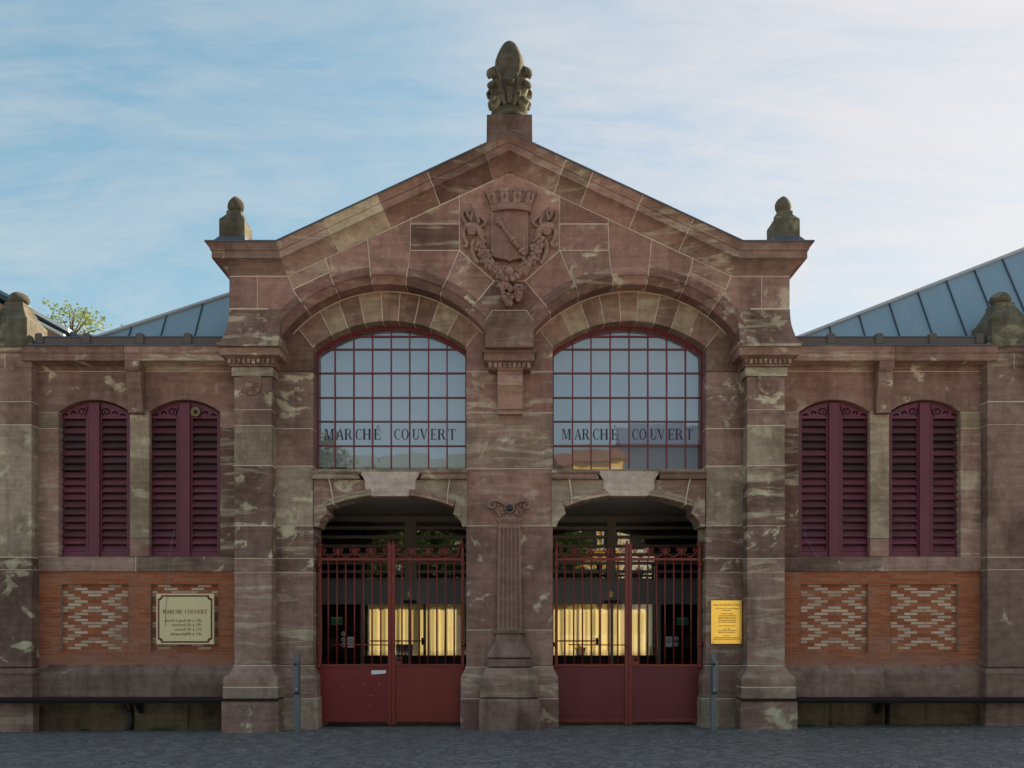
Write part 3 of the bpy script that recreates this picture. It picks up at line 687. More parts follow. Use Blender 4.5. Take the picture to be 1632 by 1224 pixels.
# --- gate lintels
for sgn in SG:
    o = grp('gate_lintel', hall); mb = MB(sgn)
    YL = -.02
    gx, gz = X(622.5), 0
    # segmental arch lower edge through (522.5,808) (622.5,790) (722.5,808)
    c_, h_ = 100., 19.; rr = (c_*c_+h_*h_)/(2*h_); cy_ = 789+rr
    def la(x, off=0): return XZ(x, cy_-math.sqrt((rr+off)**2-(x-622.5)**2), 0)
    L = [XZ(500, 765), XZ(583, 765), XZ(583.5, 780), XZ(590, 783)]+[la(x, 10) for x in (590, 575, 560, 545, 532, 521)]+[XZ(521, 812), XZ(523, 819), XZ(517, 823), XZ(511, 831), XZ(508, 840), XZ(500, 840)]
    Rr = [(2*gx-x, z_) for x, z_ in reversed(L)]
    # right leg is a plain jamb with a quarter curve
    mb.prism(L, YL+.004, .45, gap=.002); mb.prism(Rr, YL, .45, gap=.002)
    pm = [(0, 0), (.045, 0), (.05, .02), (.035, .045), (.05, .065), (.045, .1), (0, .1), (-.4, .1), (-.4, 0)]
    rw_, cw_ = rr*.01, (gx, Z(cy_))
    a_ = math.degrees(math.asin(1.0/rw_)); b_ = math.degrees(math.asin(.30/rw_))
    mb.sweep_xz(arc(cw_[0], cw_[1], rw_, -a_, -b_, 8), pm, YL); mb.sweep_xz(arc(cw_[0], cw_[1], rw_, b_, a_, 8), pm, YL)
    mb.sweep_xz(arc(cw_[0], cw_[1], rw_, -b_, b_, 8), [(-.05, 0), (-.05, .06), (-.4, .06), (-.4, 0)], YL)
    sm = [(-.3, Z(765.5)), (.0, Z(765.5)), (.07, Z(764.5)), (.085, Z(762)), (.06, Z(760)), (.065, Z(757)), (.1, Z(755)), (.1, Z(752.5)), (.0, Z(751.5)), (-.3, Z(751.5))]
    for s2 in (1, -1):
        f = (lambda x: X(x)) if s2 > 0 else (lambda x: 2*gx-X(x))
        xa, xb = sorted((f(500), f(566.5)))
        pth = [(xa, YL), (xb, YL), (xb, .3)] if s2 > 0 else [(xa, .3), (xa, YL), (xb, YL)]
        mb.sweep_xy(pth, sm)
    mb.pbox(500, 747.5, 745, 752.2, YL-.03, .5)
    mb.build('carved_lintel', M['stone_pier'], o, bevel=.006)
    pn = MB(sgn)
    kp = [(575 if sgn > 0 else 570, 752.4), (576, 757), (580, 763), (582, 765), (582.5, 780), (586, 782), (590, 786), (593, 791.5)]
    kp = [XZ(a, b) for a, b in kp]; pn.prism(kp+[(2*gx-x, z_) for x, z_ in reversed(kp)], YL-.05 if sgn < 0 else YL-.03, .2)
    pn.build('plain_panel', M['stone_new'], o, bevel=.004)
    jo = Joints()
    jo.line(PP([(524, 752), (526, 766), (532, 795), (533, 806)], 0), YL-.055, .3, .014, sgn); jo.line(PP([(719, 752), (717, 766), (714, 785), (713, 804)], 0), YL-.055, .3, .016, sgn)
    jo.build(o)

# --- finial and pinnacles
fin = grp('finial', hall); mb = MB(); yc = -.12
pk = k_(-.45)
mb.loft([(rpt(0)[1]+.30, -.355, .355, -.47, .23), (Z(182, -.45), -.35, .35, -.45, .22)])
mb.build('pedestal', M['stone_base'], fin, bevel=.012)
mb = MB(); zb = Z(182, -.45); kc = k_(yc); zz = lambda py: Z(py, yc)
mb.lathe([(.33, zb-.02), (.335, zb+.03), (.31, zb+.07), (.27, zb+.11), (.265, zb+.135), (.29, zb+.15), (.29, zb+.175), (.25, zb+.19), (.22, zz(140)), (.2, zz(125)), (.19, zz(115))], (0, yc, 0), 28)
mb.build('bell', M['stone_grey'], fin)
mb = MB()
def lobes(a, h): return 1+.06*abs(math.cos(4*a))
pf = [(.16, zz(136)), (.18, zz(128)), (.205, zz(118)), (.218, zz(107)), (.212, zz(98)), (.182, zz(89)), (.15, zz(81)), (.108, zz(74)), (.06, zz(69)), (.012, zz(66.5))]
mb.lathe(pf, (0, yc, 0), 48, lobes); mb.build('bud', M['stone_grey'], fin)
mb = MB()
z2 = lambda py: Z(py, yc-.27)
for i in range(8):
    a = R(45*i); dx, dy = math.cos(a), math.sin(a); tang = (-dy, dx, 0); big = (i % 2 == 1)
    def rp(r_, h): return Vector((dx*r_, yc+dy*r_, h))
    if big:
        pth = [(.235, z2(158)), (.225, z2(146)), (.235, z2(134)), (.27, z2(122)), (.33, z2(112.5)), (.375, z2(109.5)), (.415, z2(113)), (.42, z2(119)), (.39, z2(122.5)), (.365, z2(120)), (.37, z2(116.5)), (.385, z2(117))]
        mb.tube([rp(*p_) for p_ in pth], [.02, .028, .03, .03, .03, .03, .03, .03, .028, .024, .02, .012], [.03, .06, .08, .085, .085, .085, .085, .08, .075, .07, .06, .05], B=tang, seg=10)
        pth = [(.28, z2(168)), (.255, z2(154)), (.26, z2(145)), (.31, z2(135)), (.365, z2(130.5)), (.41, z2(133.5)), (.415, z2(139.5)), (.39, z2(141))]
        mb.tube([rp(*p_) for p_ in pth], [.02, .026, .026, .026, .026, .026, .022, .012], [.05, .08, .10, .105, .10, .085, .06, .04], B=tang, seg=10)
        pth = [(.29, z2(170)), (.29, z2(163)), (.33, z2(156)), (.37, z2(157)), (.375, z2(162))]
        mb.tube([rp(*p_) for p_ in pth], [.02, .024, .024, .022, .012], [.06, .10, .11, .09, .05], B=tang, seg=10)
    else:
        pth = [(.27, z2(164)), (.245, z2(152)), (.245, z2(142)), (.27, z2(133)), (.315, z2(129)), (.345, z2(133)), (.335, z2(139))]
        mb.tube([rp(*p_) for p_ in pth], [.02, .024, .024, .024, .026, .026, .014], [.03, .05, .06, .075, .08, .065, .035], B=tang, seg=10)
        for s_ in (-1, 1):
            e = Vector(tang)*s_*.11; mb.tube([rp(.26, z2(166))+e*.6, rp(.25, z2(156))+e, rp(.275, z2(148))+e*1.15, rp(.31, z2(147))+e*1.2, rp(.31, z2(151))+e*1.1], [.016, .02, .022, .022, .012], [.03, .045, .05, .045, .02], B=tang, seg=8)
mb.build('acanthus_leaves', M['stone_grey'], fin)

def pinnacle(sgn, xm, ym, hw, z0, z1, z2, z3, rb, zball, flash):
    o = grp('pinnacle', hall); mb = MB(sgn)
    lv = [(z0, xm-hw, xm+hw, ym-hw, ym+hw), (z1, xm-hw, xm+hw, ym-hw, ym+hw)]
    for i in range(1, 7):
        t = i/6; f = t**.7 if not flash else t
        h = hw+(rb*1.02-hw)*f; lv.append((z1+(z2-z1)*t, xm-h, xm+h, ym-h, ym+h))
    h = rb*1.02; lv.append((z3-.012, xm-h, xm+h, ym-h, ym+h)); lv.append((z3, xm-h*.88, xm+h*.88, ym-h*.88, ym+h*.88))
    mb.loft(lv); mb.build('block', M['stone_grey'], o, bevel=.008)
    b = MB(sgn); H = zball-z3
    def sq(a, h): c, s_ = abs(math.cos(a)), abs(math.sin(a)); return (c**1.45+s_**1.45)**(-1/1.45)*1.05
    pf = [(rb*.62, 0), (rb*.7, H*.05), (rb*.98, H*.17), (rb*1.13, H*.36), (rb*1.08, H*.54), (rb*.88, H*.72), (rb*.55, H*.87), (rb*.2, H*.97), (.008, H)]
    b.lathe(pf, (xm, ym, z3-.01), 32, sq); b.build('ball', M['stone_grey'], o)
    if flash:
        f = MB(sgn); f.loft([(z0-.02, xm-hw-.075, xm+hw+.03, ym-hw-.07, ym+hw+.05), (z0+.02, xm-hw-.045, xm+hw+.02, ym-hw-.04, ym+hw+.03), (z0+.075, xm-hw-.005, xm+hw+.005, ym-hw-.005, ym+hw+.005)])
        f.build('flashing', M['lead'], o)
for sgn in SG:
    pinnacle(sgn, -4.26, -.31, .197, Z(385, -.5), Z(349, -.5), Z(341, -.43), Z(335.5, -.40), .112, Z(312, -.31), True)
    pinnacle(sgn, -7.91, .16, .30, Z(552, -.14), Z(506, -.14), Z(486, .0), Z(484, .1), .15, Z(464.5, .16), False)

# --- side bays
def seg_arc(xa, xb, ysp, yap, n=10):
    c = (xb-xa)/2; h = ysp-yap; r_ = (c*c+h*h)/(2*h); xm = (xa+xb)/2; cy = yap+r_
    return [(xa+(xb-xa)*i/n, cy-math.sqrt(r_*r_-(xa+(xb-xa)*i/n-xm)**2)) for i in range(n+1)]
for sgn in SG:
    o = grp('side_bay', hall); mb = MB(sgn); jo = Joints(); q = lambda a, b: XZ(a, b, YB)
    W1 = (93, 206.5); W2 = (237.5, 350.5)
    for (xa, xb), (w0, w1), in (((50, 213), W1), ((213, 376), W2)):
        poly = [q(xa, 588), q(xb, 588), q(xb, 657)]+[q(a, b) for a, b in reversed(seg_arc(w0, w1, 657, 637))]+[q(xa, 657)]
        mb.prism(poly, YB+random.uniform(0, .004), .5, gap=.0025)
    for xa, xb, ys in ((50, 93, [657, 683, 887]), (206.5, 237.5, [657, 858, 887]), (350.5, 376, [657, 683, 887])):
        for a, b in zip(ys[:-1], ys[1:]): mb.prism([q(xa, a), q(xb, a), q(xb, b), q(xa, b)], YB+random.uniform(0, .004), .5, gap=.0025)
    for xa, xb in ((50, 217), (217, 376)): mb.prism([q(xa, 887), q(xb, 887), q(xb, 911), q(xa, 911)], YB-.012+random.uniform(0, .003), .5, gap=.0025)
    J = lambda *p_: jo.line([q(a, b) for a, b in p_], YB, .3, .009, sgn)
    J((52, 657), (93, 657)); J((350.5, 657), (375, 657)); J((52, 683), (93, 683)); J((206.5, 657), (237.5, 657)); jo.line([q(217, 887), q(217, 911)], YB-.012, .3, .011, sgn); jo.line([q(52, 887.3), q(93, 887.3)], YB-.012, .3, .010, sgn)
    J((52, 592), (205, 592)); J((224, 592), (373, 592))
    mb.build('ashlar', M['stone'], o, bevel=.010); jo.build(o)
    bb_ = MB(sgn); bb_.box(X(44, YB), X(377, YB), .51, .62, .2, Z(560, YB)); bb_.build('unseen_inner_wall', M['dark_wall'], o)  # unseen wall added to stop sun leaking past the shutters
    # cornice
    cn = MB(sgn); xa, xb = X(46, YB), X(373, YB)
    zz = lambda py, Y: Z(py, Y)
    cpf = [(-.2, Z(592, YB)), (0, Z(592, YB)), (.04, Z(586, YB)), (.12, Z(580, -.02)), (.18, Z(577, -.08)), (.25, Z(574.5, -.15)), (.25, Z(563, -.15)), (.265, Z(562.5, -.16)), (.27, Z(553, -.17)), (.29, Z(550.5, -.19)), (-.2, Z(550.5, -.19))]
    for a, b in ((49, 209), (209, 375)):
        cn.sweep_xy([(X(a, YB)+.003, YB), (X(b, YB)-.003, YB)], cpf)
    cn.build('cornice', M['stone'], o, bevel=.004)
    gt = MB(sgn)
    gt.box(X(44, -.19), X(356, -.19), -.205, .3, Z(550.3, -.2), Z(548.2, -.2)); gt.build('lead_edge', M['lead'], o)
    gu = MB(sgn); gu.box(X(57, 0), X(360, 0), .0, .35, Z(548.3, 0), Z(538, 0)); gu.build('gutter', plain('gutter_stone', (.13, .10, .09), .8), o)
    gl_ = MB(sgn); gl_.box(X(57, 0), X(360, 0), -.01, .4, Z(537.8, 0), Z(536, 0)); gl_.build('gutter_capping', M['lead'], o)
    for px in (62, 137, 222.5, 299):
        b = MB(sgn); b.loft([(Z(548.3, -.02), X(px-6.5, -.02), X(px+6.5, -.02), -.035, .1), (Z(533, -.02), X(px-6, -.02), X(px+6, -.02), -.035, .1), (Z(530.5, -.02), X(px-4, -.02), X(px+4, -.02), -.02, .08)])
        b.build('gutter_block', plain('gutter_block_stone', (.12, .10, .09), .8), o, bevel=.006)
    # bracket
    bk = MB(sgn); x0, x1 = X(200, -.1), X(223.5, -.1)
    cons = [(-.14, 574.8), (-.14, 586), (-.12, 589), (-.115, 590), (-.08, 592), (-.09, 600), (-.085, 612), (-.05, 625), (-.01, 640), (.0, 650), (-.02, 652), (-.02, 656), (.2, 656), (.2, 574.8)]
    vs = [(x0, y, Z(py, -.1)) for y, py in cons]+[(x1, y, Z(py, -.1)) for y, py in cons]; n = len(cons)
    bk.add(vs, [tuple(range(n-1, -1, -1)), tuple(range(n, 2*n))]+[(i, (i+1) % n, (i+1) % n+n, i+n) for i in range(n)])
    bk.build('bracket', M['stone'], o, bevel=.006)
    # plinth
    pl = MB(sgn)
    for a, b in ((40, 217), (217, 378)):
        xa, xb = X(a, YB)+.003, X(b, YB)-.003
        pl.sweep_xy([(xa, YB), (xb, YB)], [(-.3, Z(1059.5, YB)), (0.0, Z(1059.5, YB)), (.01, Z(1062, YB)), (.06, Z(1070, .05)), (.1, Z(1074, .0)), (.1, Z(1112, 0)), (-.3, Z(1112, 0))])
    pl.build('plinth', M['stone_base'], o, bevel=.008)
    jo = Joints(); jo.mb.sgn = sgn; jo.mb.sweep_xy([(X(217, YB)-.006, YB), (X(217, YB)+.006, YB)], [(-.2, Z(1060, YB)), (0.003, Z(1060, YB)), (.013, Z(1062, YB)), (.063, Z(1070, .05)), (.1025, Z(1074, .0)), (.1025, Z(1108, 0)), (-.2, Z(1108, 0))]); jo.build(o)
    pl = MB(sgn)
    for a, b in ((40, 205), (212, 300), (300, 376)):
        pl.box(X(a, 0)+.002, X(b, 0)-.002, .02+random.uniform(-.008, .008), .4, Z(1113, 0), -.3)
    pl.build('damp_footing', M['stone_dark'], o, bevel=.02)

    # brick panel
    bp = grp('brick_panel', hall); u = 10.8; x0p = 60; rows = 30; rh = (1060-911.5)/rows
    yb_ = YB+.02; br = MB(sgn)
    rec = [(97, 204.5), (240, 347.5)]; r0 = 4; r1 = 26
    T = {'A': [(1, 2), (7, 2)], 'B': [(2, 2), (6, 2)], 'C': [(0, 1), (3, 2), (5, 2), (9, 1)], 'D': [(0, 2), (4, 2), (8, 2)]}
    seq = 'ABCDABADCBABCDABADCBA'
    g_ = .95
    def bb(a, b, t, bt, y, mi): br.box(X(a+g_*.5, y), X(b-g_*.5, y), y+random.uniform(0, .006), y+.1, Z(t+.5+.22*mi, y), Z(bt-.5-.22*mi, y), mi)
    for r_ in range(rows):
        t = 911.5+r_*rh; bt = t+rh
        spans = [(60, 97), (204.5, 240), (347.5, 374)] if r0 <= r_ < r1 else [(60, 374)]
        off = (r_ % 2)*u - 2*u+60
        for a, b in spans:
            x_ = off
            while x_ < b:
                l, r2 = max(a, x_), min(b, x_+2*u)
                if r2-l > 1.5: bb(l, r2, t, bt, yb_, 0)
                x_ += 2*u
        if r0 <= r_ < r1:
            i = r_-r0
            for a, b in rec:
                uu = (b-a)/10
                if i < 21:
                    ty = seq[i]; wh = T[ty]; odd = ty in 'AC'
                    br_ = [(0, 1)]+[(k, 2) for k in range(1, 9, 2)]+[(9, 1)] if odd else [(k, 2) for k in range(0, 10, 2)]
                    for s0, ln in br_: bb(a+s0*uu, a+(s0+ln)*uu, t, bt, yb_+.065, 1 if (s0, ln) in wh else 0)
                else:
                    for k in range(5): bb(a+k*2*uu, a+(k+1)*2*uu, t, bt, yb_+.065, 0)
    br.build('brickwork', [M['brick'], M['brick_pale']], bp)
    mo = MB(sgn); mo.holed([XZ(55, 910, yb_), XZ(378, 910, yb_), XZ(378, 1061, yb_), XZ(55, 1061, yb_)], [[XZ(a, 911.5+r0*rh, yb_), XZ(b, 911.5+r0*rh, yb_), XZ(b, 911.5+r1*rh, yb_), XZ(a, 911.5+r1*rh, yb_)] for a, b in rec], yb_+.008, yb_+.08)
    mo.box(X(55, yb_), X(378, yb_), yb_+.075, yb_+.3, Z(910, yb_), Z(1061, yb_)); mo.build('mortar_bed', M['mortar_dark'], bp)

    # shutters
    for w0, w1 in (W1, W2):
        s_o = grp('louvred_shutter', hall); ys = .20; q = lambda a, b: XZ(a, b, ys)
        xm = (w0+w1)/2; fr = MB(sgn); sa = seg_arc(w0-1, w1+1, 659.5, 640.5, 12)
        # glide: frame stiles, rails
        for a, b in ((w0-1, w0+4.5), (w1-4.5, w1+1)): fr.pbox(a, 658, b, 888, ys, ys+.07)
        for a, b in ((xm-13, xm-8.6), (xm+8.6, xm+13)): fr.pbox(a, 667, b, 879, ys+.012, ys+.07)
        fr.pbox(w0+4.5, 879, w1-4.5, 888, ys+.01, ys+.07)
        fr.build('frame', M['purple'], s_o)
        cpst = MB(sgn); cpst.pbox(xm-8.5, 641, xm+8.5, 888, ys-.03, ys+.06); cpst.pbox(xm+4.2, 643, xm+5.4, 886, ys-.0315, ys); cpst.build('centre_post', M['purple'], s_o, bevel=.006)
        ns = 18; pt = (879-667)/ns
        for a, b in ((w0+4.5, xm-13), (xm+13, w1-4.5)):
            sl_ = MB(sgn)
            for i in range(ns):
                zt, zb = Z(667+i*pt+1.9, ys), Z(667+(i+1)*pt+.4, ys); j = random.uniform(-.008, .008)
                c4 = [(ys+.022+j, zb), (ys+.0+j, zb+.012), (ys+.062, zt), (ys+.085, zt-.01)]
                vs = [(X(a, ys), y, z_) for y, z_ in c4]+[(X(b, ys), y, z_+random.uniform(-.004, .004)) for y, z_ in c4]
                sl_.add(vs, [(0, 1, 2, 3), (7, 6, 5, 4)]+[(i2, i2+4, (i2+1) % 4+4, (i2+1) % 4) for i2 in range(4)])
            sl_.build('louvre_slats', M['slat'], s_o)
        def ribbon(pts, ws):
            pts = [Vector(p_) for p_ in pts]; l = []; r2 = []
            for i, p_ in enumerate(pts):
                d = (pts[min(i+1, len(pts)-1)]-pts[max(i-1, 0)]).normalized(); nn = Vector((-d.y, d.x)); l.append(p_+nn*ws[i]); r2.append(p_-nn*ws[i])
            return [q(p_.x, p_.y) for p_ in l]+[q(p_.x, p_.y) for p_ in reversed(r2)]
        for side in (-1, 1):
            e0, e1 = (w0, xm-8.5) if side < 0 else (xm+8.5, w1)
            top = [p_ for p_ in sa if e0 < p_[0] < e1]
            yat = lambda x_: min(sa, key=lambda p_: abs(p_[0]-x_))[1]
            def yint(x_):
                for (a, b) in zip(sa[:-1], sa[1:]):
                    if a[0] <= x_ <= b[0]: return a[1]+(b[1]-a[1])*(x_-a[0])/(b[0]-a[0])
            outer = [q(e0, yint(e0))]+[q(*p_) for p_ in top]+[q(e1, yint(e1)), q(e1, 667), q(e0, 667)]
            cxs = xm+side*19.5; cys = 656.5; holes = []
            # big spiral
            sp = []; ww = []
            for i in range(22):
                t = i/21; a = R(-60+t*560); rr_ = 8.0*(1-t)+1.5*t
                sp.append((cxs-side*rr_*math.cos(a), cys-rr_*math.sin(a)*.86)); ww.append(1.2*(1-.45*t))
            holes.append(ribbon(sp, ww))
            c2x = xm+side*34
            sp = []; ww = []
            for i in range(12):
                t = i/11; a = R(200-t*260); rr_ = 4.4*(1-t)+1.6*t
                sp.append((c2x+side*rr_*math.cos(a), 658.5-rr_*math.sin(a)*.8)); ww.append(1.25)
            holes.append(ribbon(sp, ww))
            holes.append(ribbon([(xm+side*41, 661.8), (xm+side*44, 660.2), (xm+side*48, 661), (xm+side*51, 662.6)], [.5, 1.5, 1.4, .5]))
            holes.append(ribbon([(xm+side*9.8, 646.5), (xm+side*10.4, 651), (xm+side*9.8, 656)], [.4, 1.1, .4]))
            holes.append(ribbon([(xm+side*13, 663.8), (xm+side*14.5, 662)], [.9, .5]))
            fw = MB(sgn); fw.holed(outer, holes, ys+.006, ys+.045)
            fw.build('fretwork', M['purple'], s_o)
        bk_ = MB(sgn); bk_.prism([q(a, b) for a, b in sa]+[q(w1+1, 889), q(w0-1, 889)], ys+.14, ys+.18); bk_.build('dark_backing', M['black'], s_o)

    # end pier
    ep = grp('end_pier', hall); mb = MB(); jo = Joints()
    courses(mb, jo, -70, 50, [585, 640, 677, 888, 908, 1064], YE, .5, sgn, jx0=0)
    mb.sgn = sgn; xe = X(50, YE)
    pth = [(X(-70, YE), YE), (xe, YE), (xe, .3)]
    mb.sweep_xy(pth, [(-.2, Z(585.5, YE)), (.003, Z(585.5, YE)), (.003, Z(563, YE)), (.03, Z(562, YE)), (.035, Z(557, YE)), (.012, Z(556, YE)), (.012, Z(546, YE)), (-.2, Z(546, YE))])
    mb.sweep_xy(pth, [(-.3, Z(1065, YE)), (0, Z(1065, YE)), (.05, Z(1068, -.15)), (.06, Z(1073, -.15)), (.04, Z(1077, -.15)), (.04, Z(1113, -.15)), (-.3, Z(1113, -.15))])
    mb.sweep_xy(pth, [(-.3, Z(1114, -.15)), (.06, Z(1114, -.15)), (.06, -.3), (-.3, -.3)])
    jo.line(PP([(8, 588), (8, 560)], YE), YE-.003, .1, .008, sgn)
    mb.build('ashlar', M['stone_pier'] if sgn > 0 else M['stone_base'], ep, bevel=.012); jo.build(ep)
    fl = MB(sgn); fl.box(X(-70, YE), X(8, YE), YE-.02, .3, Z(546, YE), Z(544, YE)); fl.build('pier_wall_beyond', M['lead'], ep)
    bw = MB(sgn); bw.box(X(-400, YB), X(-68, YB), YB, .5, -.3, Z(548, YB)); bw.build('outer_bay_wall', M['stone'], hall)

# --- roofs over the side bays
def roofpt(px, py, Y0=.5, tn=1.8):
    ze = Z(538, Y0)
    c = (HY-py)/F
    b = (c*(D+Y0)-(ze-EYE))/(tn-c); return Vector((X(px, Y0+b), Y0+b, ze+tn*b))
for nm, poly, seams in (('left', [(152, 539), (440, 446), (440, 539)], [205, 256, 310, 363]), ('right', [(1272, 539), (1632, 398), (1800, 332), (1800, 539)], [1326, 1379, 1434, 1487, 1541, 1595, 1650, 1706, 1762])):
    o = grp('zinc_roof', hall); mb = MB()
    pts = [roofpt(*p_) for p_ in poly]; n = len(pts)
    vs = pts+[p_+Vector((0, 4, 0)) for p_ in pts]
    # fix winding: lower edge left to right first
    fs = [tuple(range(n-1, -1, -1)), tuple(range(n, 2*n))]+[(i, (i+1) % n, (i+1) % n+n, i+n) for i in range(n)]
    mb.add(vs, fs); mb.build('roof_sheet', M['zinc'], o)
    nrm = Vector((0, -1.8, 1)).normalized(); up = Vector((0, 1, 1.8)).normalized()
    A, B = pts[0], pts[1]
    for px in seams:
        e = roofpt(px, 538.5); t = (e.x-A.x)/(B.x-A.x)
        if t <= 0: continue
        zt = A.z+(B.z-A.z)*t; L = (zt-e.z)/1.8
        top = Vector((e.x, e.y+L, e.z+1.8*L))
        sm = MB(); sm.tube([e-up*.05+nrm*.01, top+nrm*.01], .009, .022, B=nrm, seg=6, smooth=False); sm.build('standing_seam', M['zinc_seam'], o)
    cp = MB(); ed = (B-A).normalized(); B2 = A+(pts[2 if nm == 'right' else 1]-A)
    cp.tube([A+nrm*.01-ed*.1, B2+nrm*.01], .035, .04, B=nrm, seg=8, smooth=False)
    cp.build('verge_capping', M['zinc_cap'], o)
# --- unseen nave: roof, inner walls, glazing added to let sun onto the cloths
o = grp('nave', hall)
nv = MB(); ze_, zr_ = 6.75, 8.75
nv.prism([(-4.3, ze_), (0, zr_), (0, zr_+.12), (-4.3, ze_+.12)], .12, 15)
nv.prism([(3.0, ze_+.6), (4.3, ze_), (4.3, ze_+.12), (3.0, ze_+.72)], .12, 15); nv.prism([(0, zr_), (1.0, zr_-.465), (1.0, zr_-.345), (0, zr_+.12)], .12, 15)
nv.prism([(1.0, zr_-.465), (3.0, ze_+.6), (3.0, ze_+.72), (1.0, zr_-.345)], .12, 3.6)
nv.build('roof', M['zinc'], o)
sk = MB(); sk.prism([(1.0, zr_-.42), (3.0, ze_+.64), (3.0, ze_+.66), (1.0, zr_-.40)], 3.6, 15); sk.build('added_skylight', M['doorglass'], o)
iw = MB()
iw.box(-4.3, -4.18, .5, 15, -.2, 6.75); iw.box(-4.3, 4.3, 14.9, 15, -.2, 8.6); iw.box(4.18, 4.3, .5, 3.6, -.2, 6.75); iw.box(4.18, 4.3, 3.6, 15, -.2, .3); iw.box(4.18, 4.3, 3.6, 15, 6.2, 6.75)
iw.build('unseen_inner_wall', M['dark_wall'], o)
gz_ = MB(); gz_.box(4.23, 4.25, 3.6, 14.9, .3, 6.2); gz_.build('added_side_glazing', M['doorglass'], o)
vc = MB(); vc.box(-4.18, 4.18, .45, 2.6, 3.72, 3.9); vc.box(-4.18, 4.18, .75, .85, 3.9, 6.9); vc.build('vestibule_ceiling', M['plaster'], o)

# --- arched windows
GL = {}
def poly_glyph(mb, pts, ox, oz, h, yf, yb): mb.prism([(ox+a*h, oz+b*h) for a, b in pts], yf, yb)
def rect(a, b, c, d): return [(a, b), (c, b), (c, d), (a, d)]
def ring(cx, cz, rx, rz, tx, tz, a0=0, a1=360, n=28):
    o_ = []; i_ = []
    for k in range(n+1):
        a = R(a0+(a1-a0)*k/n); o_.append((cx+rx*math.cos(a), cz+rz*math.sin(a))); i_.append((cx+(rx-tx)*math.cos(a), cz+(rz-tz)*math.sin(a)))
    return o_, i_
TK, TN, SF = .16, .05, .04
def glyph(mb, ch, ox, oz, h, y):
    # serif capitals; returns advance (in units of h). pieces sit at slightly different depths
    k = [0]
    def pc(pts): mb.prism([(ox+a*h, oz+b*h) for a, b in pts], y-k[0]*.0004, y+.004); k[0] += 1
    def rg(o_, i_, closed):
        n = len(o_)
        for a in range(n-1): mb.prism([(ox+p_[0]*h, oz+p_[1]*h) for p_ in (o_[a], o_[a+1], i_[a+1], i_[a])], y-k[0]*.0004, y+.004)
        k[0] += 1
    def stem(x, t=TK, sl_=.07, top=True, bot=True, z0=0, z1=1):
        pc(rect(x, z0, x+t, z1))
        if bot: pc(rect(x-sl_, z0, x+t+sl_, z0+SF))
        if top: pc(rect(x-sl_, z1-SF, x+t+sl_, z1))
    if ch == 'M':
        stem(.07, TN); stem(.72, TK); pc([(.10, 1), (.26, 1), (.47, .12), (.40, 0)]); pc([(.40, 0), (.46, .0), (.76, 1), (.70, 1)]); return 1.0
    if ch == 'A':
        pc([(.06, 0), (.12, 0), (.40, 1), (.34, 1)]); pc([(.33, 1), (.45, 1), (.74, 0), (.56, 0)]); pc(rect(.18, .32, .58, .37)); pc(rect(0, 0, .2, SF)); pc(rect(.48, 0, .80, SF)); return .82
    if ch in 'RP':
        stem(.08); o_, i_ = ring(.36, .75, .27, .25, .13, .05, -90, 90, 14); rg(o_, i_, 0); pc(rect(.2, .95, .37, 1)); pc(rect(.2, .5, .37, .55))
        pc([(.36, .52), (.50, .52), (.72, .0), (.56, 0)]); pc(rect(.56, 0, .78, SF)); return .80
    if ch == 'C':
        o_, i_ = ring(.42, .5, .38, .52, .15, .05, 55, 305, 26); rg(o_, i_, 0); pc([(.60, .93), (.66, 1.0), (.68, .66), (.65, .66)]); pc([(.62, .05), (.66, .12), (.70, .28), (.74, .28)]); return .80
    if ch == 'O':
        o_, i_ = ring(.43, .5, .40, .52, .155, .05); rg(o_, i_, 1); return .88
    if ch == 'H':
        stem(.08); stem(.56); pc(rect(.2, .48, .6, .53)); return .82
    if ch in 'EÉ':
        stem(.08); pc(rect(.2, .95, .62, 1)); pc(rect(.2, 0, .64, .05)); pc(rect(.2, .48, .48, .53)); pc(rect(.58, .74, .62, .97)); pc([(.60, .0), (.64, 0), (.68, .28), (.64, .28)]); pc(rect(.45, .38, .49, .63))
        if ch == 'É': pc([(.26, 1.1), (.32, 1.1), (.52, 1.34), (.40, 1.34)])
        return .74
    if ch == 'U':
        stem(.08, TK, .07, True, False, .3, 1); stem(.62, TN, .07, True, False, .3, 1); o_, i_ = ring(.375, .3, .295, .32, .10, .07, 180, 360, 16); rg(o_, i_, 0); return .80
    if ch == 'V':
        pc([(.06, 1), (.23, 1), (.46, .14), (.40, 0)]); pc([(.40, 0), (.45, 0), (.70, 1), (.64, 1)]); pc(rect(0, 1-SF, .30, 1)); pc(rect(.56, 1-SF, .78, 1)); return .80
    if ch == 'T':
        stem(.30, TK, .08, False, True); pc(rect(.02, .95, .74, 1)); pc(rect(.02, .72, .06, .97)); pc(rect(.70, .72, .74, .97)); return .78
    if ch == 'L':
        stem(.08); pc(rect(.2, 0, .6, .05)); pc(rect(.57, 0, .61, .28)); return .68
    if ch == 'D':
        stem(.08); o_, i_ = ring(.36, .5, .36, .5, .15, .05, -90, 90, 18); rg(o_, i_, 0); pc(rect(.2, .95, .37, 1)); pc(rect(.2, 0, .37, .05)); return .82
    return .4
def word(mb, txt, ox, oz, h, y, w=None):
    # w: total width to fit
    adv = {'M': 1.0, 'A': .82, 'R': .80, 'C': .80, 'O': .88, 'H': .82, 'E': .74, 'É': .74, 'U': .80, 'V': .80, 'T': .78, 'L': .68, 'D': .82, ' ': .5}
    tot = sum(adv[c] for c in txt)*h; s_ = (w/tot) if w else 1
    x_ = ox
    for c in txt:
        t = MB(); a = glyph(t, c, 0, 0, h, y)
        mb.add([(x_+p_[0]*s_, p_[1], p_[2]+oz) for p_ in t.v], t.f, 0); x_ += adv[c]*h*s_

